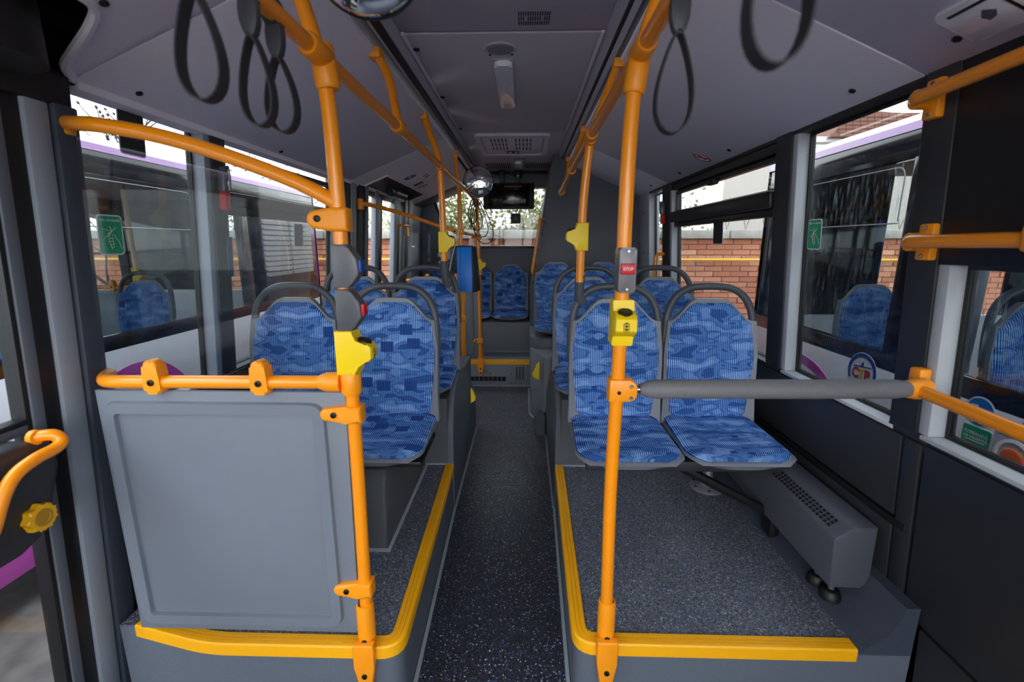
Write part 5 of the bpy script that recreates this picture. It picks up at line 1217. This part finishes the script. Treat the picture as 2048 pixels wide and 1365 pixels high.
# stickers on the right bus
def side_disc(t, nm, y, z, r, m, x):
    B().lathe([(r, 0), (r, .001), (0, .001)], (x, y, z), (-1, 0, 0), 36).obj(nm, m, t)
t = T('operator_logo', 'round white operator logo with red and yellow letters on the right bus', 'logo', (1.85, 2.47, .815))
LY, LZ = 2.470, .812
side_disc(t, 'disc', LY, LZ, .108, M_WHITE, 1.849)
b = B(); n_ = 28
arc = lambda r, k, dz: (LY + r * math.cos(math.pi * (k / n_) * 1.3 - .5), LZ - dz + r * math.sin(math.pi * (k / n_) * 1.3 - .5))
b.prism([arc(.104, k, 0) for k in range(n_ + 1)] + [arc(.086, k, .004) for k in range(n_, -1, -1)], YZ, 1.8465, 1.848); b.obj('blue_ring', mat('logo_blue', (24, 70, 160), .4, noise=.01), t)
b = B(); b.prism([(LY - .064, LZ + .034), (LY + .064, LZ + .020), (LY + .064, LZ + .026), (LY + .012, LZ + .033), (LY, LZ + .056), (LY - .007, LZ + .056), (LY - .009, LZ + .034), (LY - .064, LZ + .040)], YZ, 1.8465, 1.848); b.obj('blue_trolley_mark', mat('logo_blue', (24, 70, 160)), t)
MR = lambda y, z: Matrix(((0, 1, 0, 1.8465), (-1, 0, 0, y), (0, 0, 1, z), (0, 0, 0, 1)))
text_obj('letter', 'C', .078, M_RED, t, MR(LY + .045, LZ - .014), bold=.003); text_obj('letter', 'T', .078, mat('logo_yellow', (250, 200, 20), .4, noise=.01), t, MR(LY, LZ - .014), bold=.003); text_obj('letter', 'P', .078, M_RED, t, MR(LY - .043, LZ - .014), bold=.003)
t = T('pram_sticker', 'round blue pram sticker on the right bus below the lower handrail', 'sticker', (1.85, 1.808, .833))
PY, PZ = 1.808, .833
side_disc(t, 'rim', PY, PZ, .062, M_WHITE, 1.849); side_disc(t, 'disc', PY, PZ, .056, mat('pram_blue', (20, 120, 200), .4, noise=.01), 1.8478)
pm = lambda y, z: (PY + (y - 1.805) * .66, PZ + (z - .80) * .66)
b = B(); b.prism([pm(*q) for q in ((1.862, .835), (1.818, .84), (1.818, .795), (1.765, .795), (1.75, .775), (1.79, .755), (1.835, .755), (1.86, .785))], YZ, 1.8455, 1.847); b.obj('pram_body', M_WHITE, t)
for y in (1.835, 1.785): side_disc(t, 'pram_wheel', pm(y, .738)[0], pm(y, .738)[1], .009, M_WHITE, 1.8468)
B().tube([(1.8465, *pm(1.765, .795)), (1.8465, *pm(1.74, .82))], .003, 6).obj('pram_handle', M_WHITE, t)
t = T('emergency_sticker', 'green emergency control sticker with white lines of text on the right bus', 'sticker', (1.85, 1.802, 0.716))
B().prism(rrect(1.802 - .062, 1.802 + .062, 0.716 - .058, 0.716 + .055, .010), YZ, 1.8475, 1.849).obj('border', M_WHITE, t); B().prism(rrect(1.802 - .058, 1.802 + .058, 0.716 - .054, 0.716 + .051, .008), YZ, 1.8465, 1.848).obj('field', M_GREEN, t)
text_obj('sticker_text', 'COMANDĂ', .019, M_WHITE, t, MR(1.802, 0.716 + .022), bold=.0004); text_obj('sticker_text', 'DE URGENŢĂ', .016, M_WHITE, t, MR(1.802, 0.716 + .004), bold=.0004)
B().box(1.8455, 1.847, 1.802 - .042, 1.802 + .042, 0.716 - .010, 0.716 - .007).obj('text_line', M_WHITE, t)
t = T('door_control', 'white ringed orange door control with a grey cover on the right bus', 'control', (1.85, 1.637, 0.714))
B().box(1.83, 1.85, 1.637 - .18, 1.637 + .085, 0.714 - .09, 0.714 + .085, .008).obj('cover', mat('lilac_grey_cover', (180, 172, 186), .5, noise=.03), t)
B().box(1.826, 1.832, 1.637 - .18, 1.637 + .085, 0.714 + .082, 0.714 + .100, .002).obj('cover_slot', M_BOLT, t)
b = B(); b.lathe([(.070, 0), (.070, .004), (.058, .006), (.056, .001), (0, .001)], (1.83, 1.637, 0.714), (-1, 0, 0), 30); b.obj('ring', M_WHITE, t)
B().lathe([(.040, 0), (.040, .008), (.026, .012), (0, .010)], (1.83, 1.637, 0.714 - .008), (-1, 0, 0), 24).obj('orange_knob', mat('orange_red_knob', (232, 96, 30), .4, noise=.05), t)
